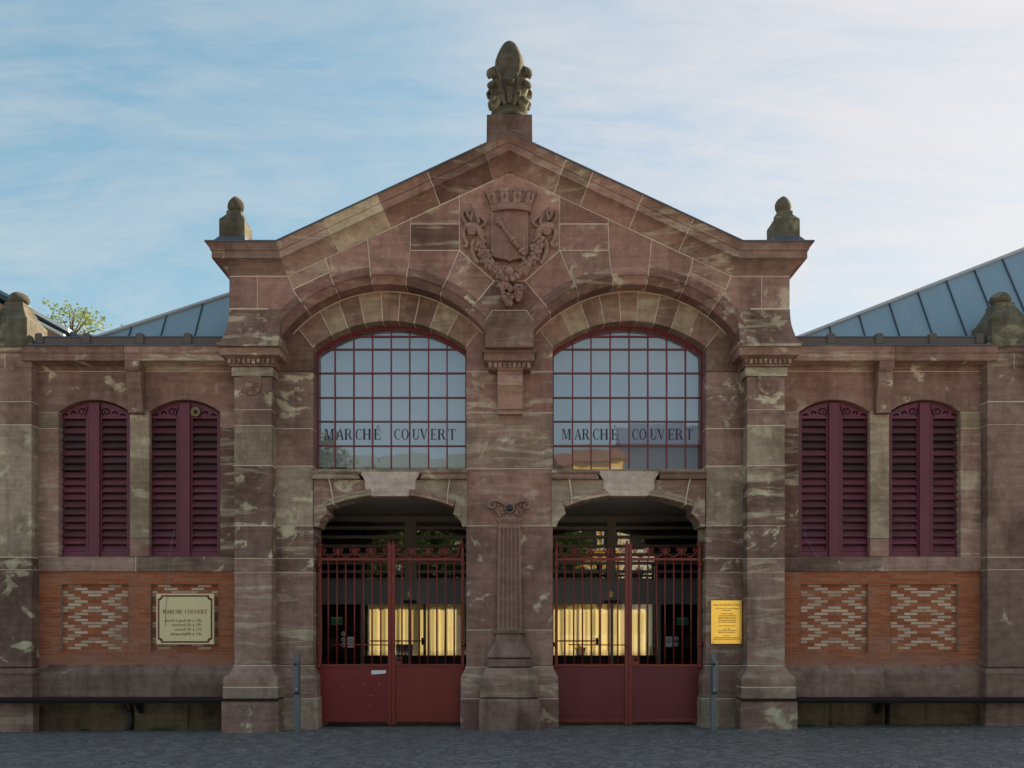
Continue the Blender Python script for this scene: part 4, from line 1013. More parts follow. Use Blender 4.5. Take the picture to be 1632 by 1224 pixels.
for side in (0, 1):
    o = grp('arched_window', hall); dx = 0 if side == 0 else 380
    Xw = lambda px: X(px, YW); fr = MB(); yf = YW-.03
    # frame follows the arch: outer = structural opening at YW, slightly behind stone edge
    cxm = X(620.75)*(1 if side == 0 else -1); half = 1.2175+.02
    arcp = arc(cxm, WCZ, WR+.015, -38.6, 38.6, 20)
    zs = WCZ+math.sqrt((WR+.015)**2-half**2); zb = Z(748, .0)-.02
    arcp = [(cxm-half, zs)]+[p_ for p_ in arcp if abs(p_[0]-cxm) < half]+[(cxm+half, zs)]
    outer = arcp+[(cxm+half, zb), (cxm-half, zb)]
    inn = [(cxm+(x_-cxm)*.965, zb+.05 if z_ == zb else z_-.055) for x_, z_ in outer]
    fr.holed(outer, [inn], YW-.04, YW+.06)
    hb = [536.5, 557, 595, 634, 672, 711]; zz = lambda py: Z(py, YW)
    vx = [534, 564, 593.7, 623.5, 653, 683, 712.5] if side == 0 else [912.5, 942, 972.5, 1002.5, 1032.5, 1062.5, 1092.5]
    bw_ = .0105
    def ztop(x_): return WCZ+math.sqrt(max(0, (WR-.02)**2-(x_-cxm)**2))
    for v_ in vx:
        x_ = Xw(v_)
        fr.box(x_-bw_, x_+bw_, YW-.02, YW+.03, zb, ztop(x_))
    for h_ in hb:
        z_ = zz(h_); wv = half-.03
        if z_ > zs: wv = math.sqrt(max(.01, (WR-.02)**2-(z_-WCZ)**2))
        fr.box(cxm-wv, cxm+wv, YW-.018, YW+.028, z_-bw_, z_+bw_)
    fr.build('frame', M['bar'], o)
    gp = MB(); xs_ = [cxm-half]+[Xw(v_) for v_ in vx]+[cxm+half]; zs_ = [WCZ+WR]+[zz(h_) for h_ in hb]+[zb]
    for a, b in zip(xs_[:-1], xs_[1:]):
        for c, d in zip(zs_[:-1], zs_[1:]):
            tx_, tz_ = random.gauss(0, .0022), random.gauss(0, .0022); w2, h2 = (b-a)/2, (c-d)/2
            gp.add([(a, YW+.012-w2*tx_-h2*tz_, d), (b, YW+.012+w2*tx_-h2*tz_, d), (b, YW+.012+w2*tx_+h2*tz_, c), (a, YW+.012-w2*tx_+h2*tz_, c)], [(0, 1, 2, 3)])
    gp.build('pane', M['glass'], o)
    bl = MB(); bl.box(cxm-half-.2, cxm+half+.2, YW+.16, YW+.18, zz(742 if side == 0 else 704), zs+.42); bl.build('blind', M['blind'], o)
    si = MB(); si.box(cxm-half+.03, cxm+half-.03, YW-.12, YW+.05, zb-.02, zb+.02); si.build('sill', M['bar'], o)
    tx = MB(); hcap = Z(683.5, YW)-Z(700.5, YW)
    if side == 0: G = [('M', 517, 533), ('A', 536, 548.5), ('R', 548.5, 562), ('C', 566, 577.5), ('H', 577.5, 592), ('É', 595.5, 608), ('C', 627.5, 639.5), ('O', 639.5, 652), ('U', 657, 669), ('V', 668.5, 682), ('E', 686, 697), ('R', 697, 711), ('T', 714.5, 727)]
    else: G = [('M', 895.5, 911), ('A', 915.5, 927.5), ('R', 927.5, 940.5), ('C', 944.5, 956), ('H', 956, 970), ('É', 974, 986), ('C', 1007, 1018.5), ('O', 1018.5, 1031), ('U', 1036, 1048), ('V', 1047, 1060.5), ('E', 1064.5, 1076), ('R', 1076, 1089.5), ('T', 1093, 1105)]
    for c_, a, b in G: word(tx, c_, Xw(a), zz(700.5), hcap, YW+.006, Xw(b)-Xw(a))
    tx.build('lettering', M['navy_ink'], o)

# --- gates
YGT = .20
def gate_leaf(pa, pb, post_side, mat, lock, sgn_panel):
    # pa..pb pixel extents of the leaf in the gate plane
    o = grp('gate_leaf', hall); zz = lambda py: Z(py, YGT); xx = lambda px: X(px, YGT)
    fr = MB(); hinge = pa if post_side > 0 else pb; meet = pb if post_side > 0 else pa
    h0, h1 = (hinge, hinge+4.5) if post_side > 0 else (hinge-4.5, hinge)
    m0, m1 = (meet-5.5, meet) if post_side > 0 else (meet, meet+5.5)
    fr.pbox(h0, 872, h1, 1152, YGT-.02, YGT+.03); fr.pbox(m0, 867, m1, 1155, YGT-.03, YGT+.03)
    l, r_ = min(h1, m1), max(h0, m0)
    fr.pbox(l, 889, r_, 893.5, YGT-.015, YGT+.025); fr.pbox(l, 1058.5, r_, 1062.5, YGT-.018, YGT+.025); fr.pbox(l, 1146, r_, 1150.5, YGT-.018, YGT+.025)
    fr.build('frame', M['red_rust'], o, bevel=.004)
    pn = MB(); pn.pbox(l, 1062.5, r_, 1146, YGT, YGT+.012)
    pn.build('sheet_panel', mat, o)
    n = 7; st = (r_-l)/(n+.6)
    for i in range(n):
        px = l+st*(i+.8) if post_side > 0 else r_-st*(i+.8)
        ba = MB(); ba.tube([(xx(px), YGT+.005, zz(1059)), (xx(px), YGT+.005, zz(891))], .0125, seg=8, B=(0, 1, 0)); ba.build('bar', M['red_rust'], o)
    sc = MB(); nf = 4; w = (r_-l)/nf
    for i in range(nf):
        a = l+w*i; b = a+w; c = (a+b)/2
        pts = []
        for t in range(0, 25):
            s_ = -1+t/12.0
            ang = s_
            pts.append((c+w*.42*s_, 887.5-10.5*(abs(s_)**2.4)))
        curl = []
        for t in range(8): 
            th = R(t*42); rr_ = 2.7*(1-t/11); curl.append((rr_*math.cos(th), rr_*math.sin(th)))
        Lc = [(c-w*.42+3.3-x_*1.25, 877.0-y_*1.2) for x_, y_ in curl]; Rc = [(c+w*.42-3.3+x_*1.25, 877.0-y_*1.2) for x_, y_ in curl]
        path = list(reversed(Lc))+pts[2:-2]+Rc
        sc.tube([P(x_, y_, YGT) for x_, y_ in path], .0105, seg=6)
    for i in range(1, nf):
        x_ = l+w*i
        sc.tube([P(x_, 889, YGT), P(x_, 884, YGT), P(x_, 880, YGT), P(x_, 876, YGT), P(x_, 870.5, YGT)], [.010, .012, .017, .011, .003], seg=8)
        sc.tube([P(x_-3.2, 879, YGT), P(x_, 882.5, YGT), P(x_+3.2, 879, YGT)], .008, seg=6)
    for x_, tp in ((((h0+h1)/2), 860), ((m0+m1)/2, 861.5)):
        sc.tube([P(x_, 873, YGT), P(x_, 868, YGT), P(x_, 865, YGT), P(x_, tp, YGT)], [.02, .026, .018, .003], seg=8)
        for s_ in (-1, 1): sc.tube([P(x_, 871, YGT), P(x_+s_*4, 868.5, YGT), P(x_+s_*5.5, 864.5, YGT)], [.01, .008, .004], seg=6)
    sc.build('scrollwork', M['red_rust'], o)
    for y_ in (900.5, 1027, 1062):
        hg = MB(); hg.lathe([(.03, -.035), (.036, -.03), (.036, .03), (.03, .035)], P((h0+h1)/2-post_side*1.5, y_, YGT-.03), 12); hg.build('hinge', M['red_rust'], o)
    if lock:
        lk = MB(); x_ = m1 if post_side > 0 else m0; s_ = 1
        if post_side < 0: lk.pbox(m1, 1047, m1+11, 1060, YGT-.04, YGT+.03)
        else: lk.pbox(m0-11, 1047, m0, 1060, YGT-.04, YGT+.03)
        lk.build('lock_box', M['red_rust'], o)
        kn = MB(); kn.lathe([(.028, 0), (.028, .03), (.02, .05), (.005, .055)], P(m1+6, 1050.5, YGT-.04), 12, axis='y'); kn.build('knob', M['black'], o)
    else:
        br = MB(); xs = sorted((hinge+(10 if sgn_panel > 0 else 4), meet-1)); br.tube([P(hinge+post_side*22, 1027.5, YGT-.02), P(meet-post_side*2, 1028, YGT-.03)], .009, seg=6); br.tube([P(meet-post_side*3, 1028, YGT-.045), P(meet-post_side*1, 1032, YGT-.045), P(meet+post_side*1, 1029, YGT-.045)], .012, seg=6)
        br.build('latch_bar', M['red_rust'], o)
    return o
gl1 = gate_leaf(507.5, 623.5, 1, M['red'], False, 1)
gate_leaf(624.0, 739.5, -1, M['red_rust'], True, 1)
gate_leaf(884.5, 1001.5, 1, M['maroon'], False, 1)
gate_leaf(1002.0, 1117.0, -1, M['maroon'], True, 1)
st = MB(); st.prism(PP([(592, 1068.5), (615.5, 1068), (615, 1073), (608, 1074), (592, 1075)], YGT), YGT-.004, YGT-.0005)
st.build('paper_label', M['white'], gl1, label='torn white paper label stuck on the red gate sheet')
sc_ = MB()
for a, b, c, d in ((557, 1071, 571, 1077),): sc_.pbox(a, b, c, d, YGT-.002, YGT+.001)
sc_.build('rust_patch', M['red_rust'], gl1)
sc_ = MB()
for (a, b), (c, d) in (((579, 1087), (580, 1094)), ((604, 1087), (605, 1095)), ((588, 1107), (596, 1110)), ((585, 1127), (590, 1122)), ((541, 1099), (549, 1092))): sc_.tube([P(a, b, YGT-.001), P(c, d, YGT-.001)], .004, .002, seg=5)
sc_.build('paint_scratch', plain('scratched_paint', (.38, .2, .17), .7), gl1)

# --- entrance doors behind the gates
YD = 2.4
for side in (0, 1):
    o = grp('entrance_door', hall); zz = lambda py: Z(py, YD); s_ = 1 if side == 0 else -1
    if side == 0: pc, st1, xl, xr = (645, 663), 577.5, 455, 770
    else: pc, st1, xl, xr = (967.5, 981), 1050.5, 854, 1172
    fr = MB()
    fr.pbox(pc[0], 826, pc[1], 926, YD-.06, YD+.05); fr.pbox(xl, 822, xr, 831, YD-.05, YD+.05)
    fr.pbox(pc[0]+6, 826, pc[1]-6, 926, YD-.075, YD)
    fr.build('frame', M['doordark'], o)
    ls = MB()
    for y_ in (841.5, 856, 870.5, 884, 897.5, 911, 924):
        for a, b in ((xl, pc[0]), (pc[1], xr)):
            ls.pbox(a, y_-2.6, b, y_+2.0, YD-.035, YD+.01)
    ls.build('transom_louvres', M['doordark'], o)
    tg = MB()
    for a, b in ((xl, pc[0]), (pc[1], xr)): tg.add([(X(a, YD), YD+.02, zz(926)), (X(b, YD), YD+.02, zz(926)), (X(b, YD), YD+.02, zz(828)), (X(a, YD), YD+.02, zz(828))], [(0, 1, 2, 3)])
    tg.build('transom_pane', M['transomglass'], o)
    tb = MB(); tb.pbox(xl, 826, xr, 926, YD+.25, YD+.3); tb.build('transom_backing', M['dark_wall'], o)
    hp = MB(); hp.pbox(xl, 926, xr, 963, YD-.03, YD+.06); hp.pbox(xl, 926, xr, 929, YD-.05, YD); hp.pbox(xl, 936.5, xr, 938, YD-.036, YD); hp.build('header_panel', M['doorgrey'], o)
    lf = MB()
    mid = (650.5, 654.5) if side == 0 else (973, 977.5)
    for a, b in (mid, (st1-2.5, st1+2.5)): lf.pbox(a, 963, b, 1140, YD-.02, YD+.03)
    lf.pbox(xl, 1134, xr, 1140, YD-.02, YD+.03); lf.build('door_stile', M['doorgrey'], o)
    gp = MB(); gp.add([(X(a, YD), YD+.01, zz(b)) for a, b in ((xl, 1140), (xr, 1140), (xr, 963), (xl, 963))], [(0, 1, 2, 3)]); gp.build('pane', M['doorglass'], o)
    cl_ = MB(); a, b = ((643, 664) if side == 0 else (963, 988)); cl_.tube([P(a, 959, YD-.06), P(a+1, 959, YD-.06), P(b-1, 959, YD-.06), P(b, 959, YD-.06)], [.01, .03, .03, .01], seg=8); cl_.build('closer', M['black'], o)
    lk = MB(); a = 650 if side == 0 else 971; lk.holed([XZ(a, 943, YD), XZ(a+4.5, 943, YD), XZ(a+4.5, 951, YD), XZ(a, 951, YD)], [[XZ(a+1.3, 945, YD), XZ(a+3.2, 945, YD), XZ(a+3.2, 949, YD), XZ(a+1.3, 949, YD)]], YD-.045, YD-.03); lk.build('lock_plate', M['brass'], o)
    pb = MB(); xs = (590, 673) if side == 0 else (886, 951); pb.tube([P(xs[0], 1021.5, YD-.05), P(xs[1], 1021.5, YD-.05)], .012, seg=8); pb.tube([P(xs[1], 1017, YD-.05), P(xs[1]+1.5, 1022, YD-.06), P(xs[1], 1027, YD-.05)], .025, seg=8); pb.build('push_bar', M['black'], o)
    ys_ = YD-.003
    stk = [((527, 983, 546, 995.5), 'green_sign'), ((554, 1015, 564, 1032), 'white')] if side == 0 else [((1078, 984, 1097, 996), 'green_sign'), ((1061, 1014.5, 1071.5, 1031), 'white')]
    for (a, b, c, d), mm in stk:
        t = MB(); t.pbox(a, b, c, d, ys_, ys_+.003); ob = t.build('sticker', M[mm], o)
        if mm == 'white':
            ob['label'] = 'white notice with a crossed circle'
            rgm = MB(); cc = P((a+c)/2, (b+d)/2-1.5, ys_-.002); rgm.tube([(cc.x+.036*math.cos(R(t_)), cc.y, cc.z+.036*math.sin(R(t_))) for t_ in range(0, 361, 24)], .006, .002, seg=5)
            rgm.tube([(cc.x-.026, cc.y-.001, cc.z+.026), (cc.x+.026, cc.y-.001, cc.z-.026)], .006, .002, seg=5); rgm.build('no_entry_symbol', plain('grey_symbol', (.12, .12, .14), .6), ob)
        else:
            ob['label'] = 'small green notice with white marks'
            mk = MB(); mk.pbox(a+3, b+1.8, c-3, b+3, ys_-.002, ys_); mk.pbox((a+c)/2-1.8, b+4.5, (a+c)/2+1.8, b+5.5, ys_-.002, ys_); mk.pbox((a+c)/2-1, b+6.5, (a+c)/2+1, b+10, ys_-.002, ys_); mk.pbox(a+.6, b+.6, c-.6, b+1.0, ys_-.002, ys_); mk.pbox(a+.6, d-1, c-.6, d-.6, ys_-.002, ys_); mk.build('pictogram', plain('pale_green_mark', (.35, .5, .4), .6), ob)
    for (cx_, cy_) in ([(547.5, 1010), (547.5, 1019.5), (547.5, 1028)] if side == 0 else [(1078, 1018), (1078, 1027)]):
        t = MB(); t.lathe([(.043, 0), (.043, .003)], P(cx_, cy_, ys_+.003), 20, axis='y'); ob = t.build('round_sticker', M['white'], o)
        mk = MB(); mk.pbox(cx_-1.5, cy_-1.6, cx_+1.2, cy_+1.5, ys_-.002, ys_); mk.build('pictogram', plain('red_grey_mark', (.2, .09, .09), .6), ob)
    a, b, c, d = (519, 1018, 542, 1033) if side == 0 else (1087, 1015, 1110, 1031.5)
    t = MB(); t.holed([XZ(a, b, YD), XZ(c, b, YD), XZ(c, d, YD), XZ(a, d, YD)], [[XZ(a+.6, b+.6, YD), XZ(c-.6, b+.6, YD), XZ(c-.6, d-.6, YD), XZ(a+.6, d-.6, YD)]], ys_, ys_+.003)
    for i in range(4): t.pbox(a+4, b+2.6+i*3.2, c-4-(i*3) % 5, b+3.3+i*3.2, ys_, ys_+.003)
    t.build('notice_outline', plain('grey_outline', (.10, .10, .10), .6), o)
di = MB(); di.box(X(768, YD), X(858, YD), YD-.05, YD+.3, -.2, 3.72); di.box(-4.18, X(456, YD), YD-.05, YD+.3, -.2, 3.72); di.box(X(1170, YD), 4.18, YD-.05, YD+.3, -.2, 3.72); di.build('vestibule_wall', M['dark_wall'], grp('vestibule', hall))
# black panels added to keep the gaps round the cloths dark
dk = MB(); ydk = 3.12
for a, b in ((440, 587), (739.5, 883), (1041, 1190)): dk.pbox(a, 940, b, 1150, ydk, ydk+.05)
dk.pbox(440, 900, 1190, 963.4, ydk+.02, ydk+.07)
dk.pbox(673.8, 960, 678.6, 1150, ydk+.02, ydk+.07); dk.build('darkening_panel', plain('darkening_black', (.012, .011, .011), .8), grp('darkening_screen', hall))

# --- coat of arms
ca = grp('coat_of_arms', hall); q = lambda a, b: XZ(a, b, YG-.06)
YS = YG-.10
sh = MB(); 
left = [(782.5, 333), (782.5, 402), (783.5, 407), (787, 411), (793, 413), (801, 414), (808, 415.5), (812, 418)]
pts = [q(a, b) for a, b in left]+[q(1624-a, b) for a, b in reversed(left[:-1])]
sh.prism(pts, YS, YG+.02)
for i in range(24):
    px = 785.5+i*2.3; yb2 = 411 if 789 < px < 835 else 404
    sh.pbox(px-.55, 336, px+.55, yb2, YS-.006, YS+.002)
sh.build('shield', M['stone_carved'], ca)
cr = MB()
def cpt(u_, py): # u -1..1 across the crown, flaring upward
    fl = 31+(336-py)*.36; return P(815*0+814.5+u_*fl, py-4.5*(1-u_*u_), YG-.06-.11*math.sqrt(max(0, 1-u_*u_*.8)))
def cbox(u0, u1, p0, p1, d=0, n=6):
    vs = []; 
    for i in range(n+1):
        u_ = u0+(u1-u0)*i/n
        for pp, dd in ((p0, d), (p1, d)):
            w_ = cpt(u_, pp); vs.append((w_.x, w_.y-dd, w_.z))
    b = len(vs); vs += [(x_, YG+.01, z_) for x_, y_, z_ in vs]
    fs = []
    for i in range(n):
        fs.append((2*i+1, 2*i+3, 2*i+2, 2*i)[::1]); fs.append((2*i+b, 2*i+2+b, 2*i+3+b, 2*i+1+b)); fs.append((2*i, 2*i+2, 2*i+2+b, 2*i+b)); fs.append((2*i+1+b, 2*i+3+b, 2*i+3, 2*i+1))
    fs += [(0, b, b+1, 1), (2*n+1, 2*n+1+b, 2*n+b, 2*n)]
    cr.add(vs, fs)
cbox(-1, 1, 327, 337.5, .015, 12); cbox(-1, 1, 332, 333, .019, 12); cbox(-.97, .97, 308, 327, -.035, 12)
for uc in (-.80, -.27, .27, .80):
    cbox(uc-.17, uc+.17, 309, 327, .02); cbox(uc-.19, uc+.19, 305.5, 309.5, .03)
    for e in (-.135, 0, .135): cbox(uc+e-.042, uc+e+.042, 302, 305.5, .03, 2)
for uc in (-.535, 0, .535):
    for e in (-.06, .06): cbox(uc+e-.035, uc+e+.035, 305.5, 309, -.03, 2)
cr.build('mural_crown', M['stone_carved'], ca)
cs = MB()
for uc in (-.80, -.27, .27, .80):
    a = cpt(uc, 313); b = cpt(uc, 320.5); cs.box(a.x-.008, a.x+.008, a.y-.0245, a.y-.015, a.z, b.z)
cs.build('crown_slot_shade', plain('carved_shadow_stone', (.08, .055, .045), .95), ca)  # dark bars stand in for the shade inside the tower slots
mc = MB(); ym = YS-.035
m_ = lambda a, b: P(a, b, ym)
mc.tube([m_(794, 352), m_(799, 357.5), m_(806, 368), m_(816, 380.5), m_(820, 385.5), m_(832, 400)], [.022, .024, .026, .028, .034, .042], seg=10)
mc.tube([m_(816.5, 381), m_(818.5, 383.5)], .052, seg=10); mc.tube([m_(820, 386), m_(821.5, 388)], .05, seg=10); mc.tube([m_(830.5, 398), m_(833, 401.5)], .058, seg=10)
mc.ball(m_(834, 403.5), .04); mc.ball(m_(798.5, 357), .045)
for a, b in ((788.5, 355), (790, 345.5), (796.5, 346), (802.5, 353.5), (794, 360), (788, 349)): mc.tube([m_(796, 353), m_(a, b)], [.024, .01], seg=6)
mc.build('mace', M['stone_carved'], ca)
ga = MB(); random.seed(5)
def bez(p0, p1, p2, p3, t): return tuple((1-t)**3*a+3*(1-t)**2*t*b+3*(1-t)*t*t*c+t**3*d for a, b, c, d in zip(p0, p1, p2, p3))
gp_ = [bez((764, 384), (770, 420), (795, 440), (812, 438), i/16) for i in range(17)]
ful = [P(a, b, YG-.05) for a, b in gp_]; ful2 = ful+[Vector((-p_.x, p_.y, p_.z)) for p_ in reversed(ful[:-1])]
rad = [.072+.03*math.sin(math.pi*i/32) for i in range(33)]
ga.tube(ful2, [r_*.86 for r_ in rad], .06, seg=10)
for i in range(33):
    c = ful2[i]
    for k in range(9):
        a = random.uniform(0, 2*math.pi); e = Vector((math.cos(a), 0, math.sin(a)))*rad[i]*random.uniform(.3, 1.05)
        s_ = random.uniform(.016, .032)
        if k < 5: # leaf-like flattened lobes
            ga.ball(c+e+Vector((random.uniform(-.03, .03), -.06*random.uniform(.5, 1.1), random.uniform(-.03, .03))), s_*1.25, random.uniform(.6, 1.5), .7, random.uniform(.6, 1.5), 5)
        else: ga.ball(c+e+Vector((0, -.065*random.uniform(.6, 1.1), 0)), s_, 1, 1, 1, 5)
for s_ in (1, -1):
    ga.sgn = s_
    ga.tube([P(805, 432, YG-.14), P(802, 428, YG-.15), P(804, 424.5, YG-.15), P(808, 426, YG-.15)], .012, seg=6)
    ga.ball(P(800, 441, YG-.1), .05, n=7); ga.ball(P(807, 445, YG-.1), .042, n=7)
ga.sgn = 1; ga.ball(P(812, 432, YG-.12), .075, 1, .8, .95, 9)
ga.build('garland', M['stone_carved'], ca)
for s_ in (1, -1):
    rb = MB(s_); yr = YG-.05
    r_ = lambda *pts: [P(a, b, yr) for a, b in pts]
    rb.tube(r_((750, 362), (741, 355), (736, 345), (738, 336), (743, 338), (747, 346), (750, 354), (753, 336), (751, 332), (745, 341)), [.02, .03, .035, .03, .03, .03, .025, .03, .03, .02], .045)
    rb.tube(r_((757, 361), (763, 355), (761, 346), (762, 343), (768, 347), (775, 354), (772, 360), (764, 363)), [.02, .026, .03, .03, .03, .03, .025, .02], .045)
    rb.tube(r_((743, 362), (738, 370), (740, 380), (745, 388), (743, 393), (737, 394)), [.03, .038, .04, .036, .03, .016], .035)
    rb.tube(r_((741, 363), (750, 360), (759, 363), (765, 371), (769, 381)), [.05, .065, .07, .07, .06], .06)
    rb.tube(r_((760, 382), (766, 380), (775, 388)), [.025, .03, .028], .085)
    rb.tube(r_((757, 380), (753, 390), (753, 402), (757, 412), (763, 418), (760, 421)), [.04, .044, .042, .04, .04, .02], .03)
    c = P(752, 369.5, yr-.05); rb.lathe([(.065, 0), (.065, .03), (.05, .045), (.035, .035), (.02, .055), (.004, .058)], c, 16, axis='y'); rb.build('ribbon', M['stone_carved'], ca)
mk = MB()
c = P(826, 469, YG-.06)
mk.ball(c, .095, .8, .9, 1.25, 12); mk.ball(c+Vector((.0, -.085, -.01)), .026, .8, 1, 1.4, 6); mk.ball(c+Vector((0, -.075, -.075)), .035, 1.1, .7, .4, 6); mk.ball(c+Vector((0, -.05, -.105)), .04, 1, .8, .8, 6)
for e in (-.035, .038): mk.ball(c+Vector((e, -.075, .022)), .02, 1.2, .7, .7, 6); mk.tube([c+Vector((e-.025, -.075, .045)), c+Vector((e, -.09, .055)), c+Vector((e+.025, -.075, .045))], .012, seg=6)
mk.tube([c+Vector((-.085, -.02, .06)), c+Vector((-.03, -.06, .11)), c+Vector((.04, -.06, .11)), c+Vector((.085, -.02, .05))], .03, seg=8)
mk.build('carved_mask', M['stone_carved'], ca)
gr = MB(); random.seed(9)
for i in range(95):
    t = random.random(); yy_ = 452+37*t; w_ = 11*math.sin(math.pi*min(1, .25+.75*t))+1
    cxg = 805+5*t*1.4
    gr.ball(P(cxg+random.uniform(-w_, w_)*.8, yy_, YG-random.uniform(.02, .09)), random.uniform(.02, .036), n=5)
for s_ in range(6):
    a = R(190+s_*30); b = P(803, 458, YG-.06); gr.tube([b, b+Vector((math.cos(a)*.09, -.03, -math.sin(a)*.06)), b+Vector((math.cos(a)*.13, 0, -math.sin(a)*.1))], [.02, .035, .006], .015, seg=6)
gr.build('grape_cluster', M['stone_carved'], ca)

# ------------------------------------------------------------------ loose things
# cloths behind the doors
YCL = 3.0
for i, (a, b, lab) in enumerate(((587.5, 674, 'yellow cloth sheet behind the left doorway, left of its dark gap'), (679, 740, 'narrow yellow cloth sheet behind the left doorway, beside the centre pier'), (882, 956.5, 'yellow cloth sheet behind the right doorway, beside the centre pier'), (957.5, 1041, 'yellow cloth sheet behind the right doorway, right of the fold'))):
    mb = MB(); nx = 46; nz = 8; x0, x1 = X(a, YCL), X(b, YCL); zt, zb = Z(961.5, YCL), Z(1045.5, YCL)
    vs = []
    ph = [random.uniform(0, 6) for _ in range(4)]
    for j in range(nz+1):
        for k in range(nx+1):
            t = k/nx; xx = x0+(x1-x0)*t; f = .03*math.sin(xx*23+ph[0])+.022*math.sin(xx*41+ph[1])+.015*math.sin(xx*75+ph[2])
            vs.append((xx, YCL+.06+f*.45*(.7+.3*j/nz), zt+(zb-zt)*j/nz-(.02*abs(math.sin(xx*12+ph[3])) if j == 0 else 0)))
    mb.add(vs, [(j*(nx+1)+k, (j+1)*(nx+1)+k, (j+1)*(nx+1)+k+1, j*(nx+1)+k+1) for j in range(nz) for k in range(nx)], 0, True)
    ob = mb.build('cloth_sheet', M['cloth']); sd = ob.modifiers.new('thick', 'SOLIDIFY'); sd.thickness = .004
    tag(ob, lab, 'cloth', 'yellow cloths behind the doors')
for a, b, lab in ((580, 742, 'dark counter behind the left doorway under the yellow cloths'), (880, 1044, 'dark counter behind the right doorway under the yellow cloths')):
    mb = MB(); yk = 2.75; mb.box(X(a, yk), X(b, yk), yk, yk+.18, 0, Z(1046.5, yk)); mb.box(X(a, yk)-.02, X(b, yk)+.02, yk-.03, yk+.2, Z(1046.5, yk), Z(1045, yk))
    tag(mb.build('counter', plain('dark_counter_wood', (.02, .018, .017), .6), bevel=.004), lab, 'counter')
mb = MB(); pc = P(925, 1046, 2.85); pc.z = Z(1045, 2.75)
mb.lathe([(.075, 0), (.1, .13), (.11, .135), (.11, .155), (.095, .155), (.09, .13), (.02, .12)], pc, 20); fp = mb.build('flower_pot', plain('dark_terracotta', (.07, .04, .03), .8)); tag(fp, 'small dark flower pot on the counter behind the right doorway', 'flower pot')
mb = MB()
for i in range(16):
    a = random.uniform(0, 6.28); l = random.uniform(.03, .09); mb.tube([pc+Vector((0, 0, .12)), pc+Vector((math.cos(a)*l*.5, math.sin(a)*l*.5, .17)), pc+Vector((math.cos(a)*l, math.sin(a)*l, .17+random.uniform(-.02, .05)))], [.004, .01, .002], .003, seg=5)
mb.build('plant', M['leafgreen'], fp)
mb = MB(); b0 = P(644.5, 1045, 2.85); zt_ = Z(1045, 2.75); mb.loft([(zt_, X(632, 2.8), X(657, 2.8), 2.78, 2.93), (zt_+.2, X(631, 2.8), X(658, 2.8), 2.77, 2.94)]); mb.box(X(630.5, 2.8), X(658.5, 2.8), 2.765, 2.945, zt_+.2, zt_+.215)
tag(mb.build('crate', plain('dark_crate_plastic', (.05, .05, .052), .6)), 'dark crate on the counter behind the left doorway', 'crate')

# benches
for sgn, lab in ((1, 'long dark bench along the wall below the opening hours sign'), (-1, 'long dark bench along the wall on the side of the yellow plaque')):
    o = thing('bench', lab, 'bench', (-5.8*sgn, -.3, 0))
    off = Vector((-5.8*sgn, -.3, 0))
    def put(mb, nm, mat, bev=0):
        mb.v = [(x_-off.x, y_-off.y, z_-off.z) for x_, y_, z_ in mb.v]; return mb.build(nm, mat, o, bevel=bev)
    mb = MB(sgn); xe = X(442, -.45); mb.box(X(-80, -.45), xe, -.43, -.10, Z(1118, -.43), Z(1113.5, -.43)); put(mb, 'seat', M['bench'], .008)
    mb = MB(sgn); mb.box(X(-80, -.4), xe-.03, -.39, -.37, Z(1121, -.4), Z(1118.2, -.4)); put(mb, 'rail', M['bench'])
    for px in (212,):
        mb = MB(sgn); xx = X(px, -.3); mb.loft([(Z(1140, -.3), xx-.03, xx+.03, -.03, .02), (Z(1118.5, -.46), xx-.03, xx+.03, -.25, .02)]); put(mb, 'wall_bracket', M['bench'])
# drain pipe under the left bench
dp = MB(); dp.tube([P(a, b, -.02) for a, b in ((195, 1119), (195, 1127), (199, 1133), (206, 1139), (208, 1148), (205, 1157), (203, 1168))], .042, seg=10)
tag(dp.build('drain_pipe', plain('dark_pipe', (.04, .034, .028), .7)), 'short crooked dark drain pipe under the left bench', 'pipe')

# bollards
for px, s_, lab in ((474, 1, 'grey steel post with rounded top beside the left gate pier'), (1137, -1, 'grey steel post with rounded top below the yellow plaque')):
    yb_ = -.42; xx = X(px, yb_); o = thing('bollard', lab, 'bollard', (xx, yb_, 0), 'steel posts beside the gates')
    mb = MB(); w = .044; zt = Z(1042, yb_); zb = xx*SL-.05
    pts = [(-w, zb), (w, zb), (w, zt-w)]+[(w*math.cos(R(a)), zt-w+w*math.sin(R(a))) for a in range(15, 180, 15)]+[(-w, zt-w)]
    mb.prism(pts, -.03, .03); mb.build('post', M['steel'], o, bevel=.006)
    mb = MB(); zt2, zb2 = Z(1052, yb_), Z(1103, yb_); mb.box(-.03 if s_ < 0 else -.052, .03 if s_ > 0 else .052, -.075, -.0305, zb2, zt2); mb.build('cover_plate', M['steel'], o, bevel=.008)
    mb = MB(); mb.lathe([(.02, 0), (.02, .015), (.012, .02)], (-.01, -.075, zt2-.06), 12, axis='y'); mb.build('lock', M['black'], o)
    mb = MB(); mb.lathe([(.009, 0), (.009, .006)], (0, -.075, zb2+.05), 10, axis='y'); mb.build('screw', M['white'], o)
    mb = MB(); mb.box(-.03, .035, -.06, -.031, zb2-.03, zb2-.002); mb.build('latch', M['black'], o)

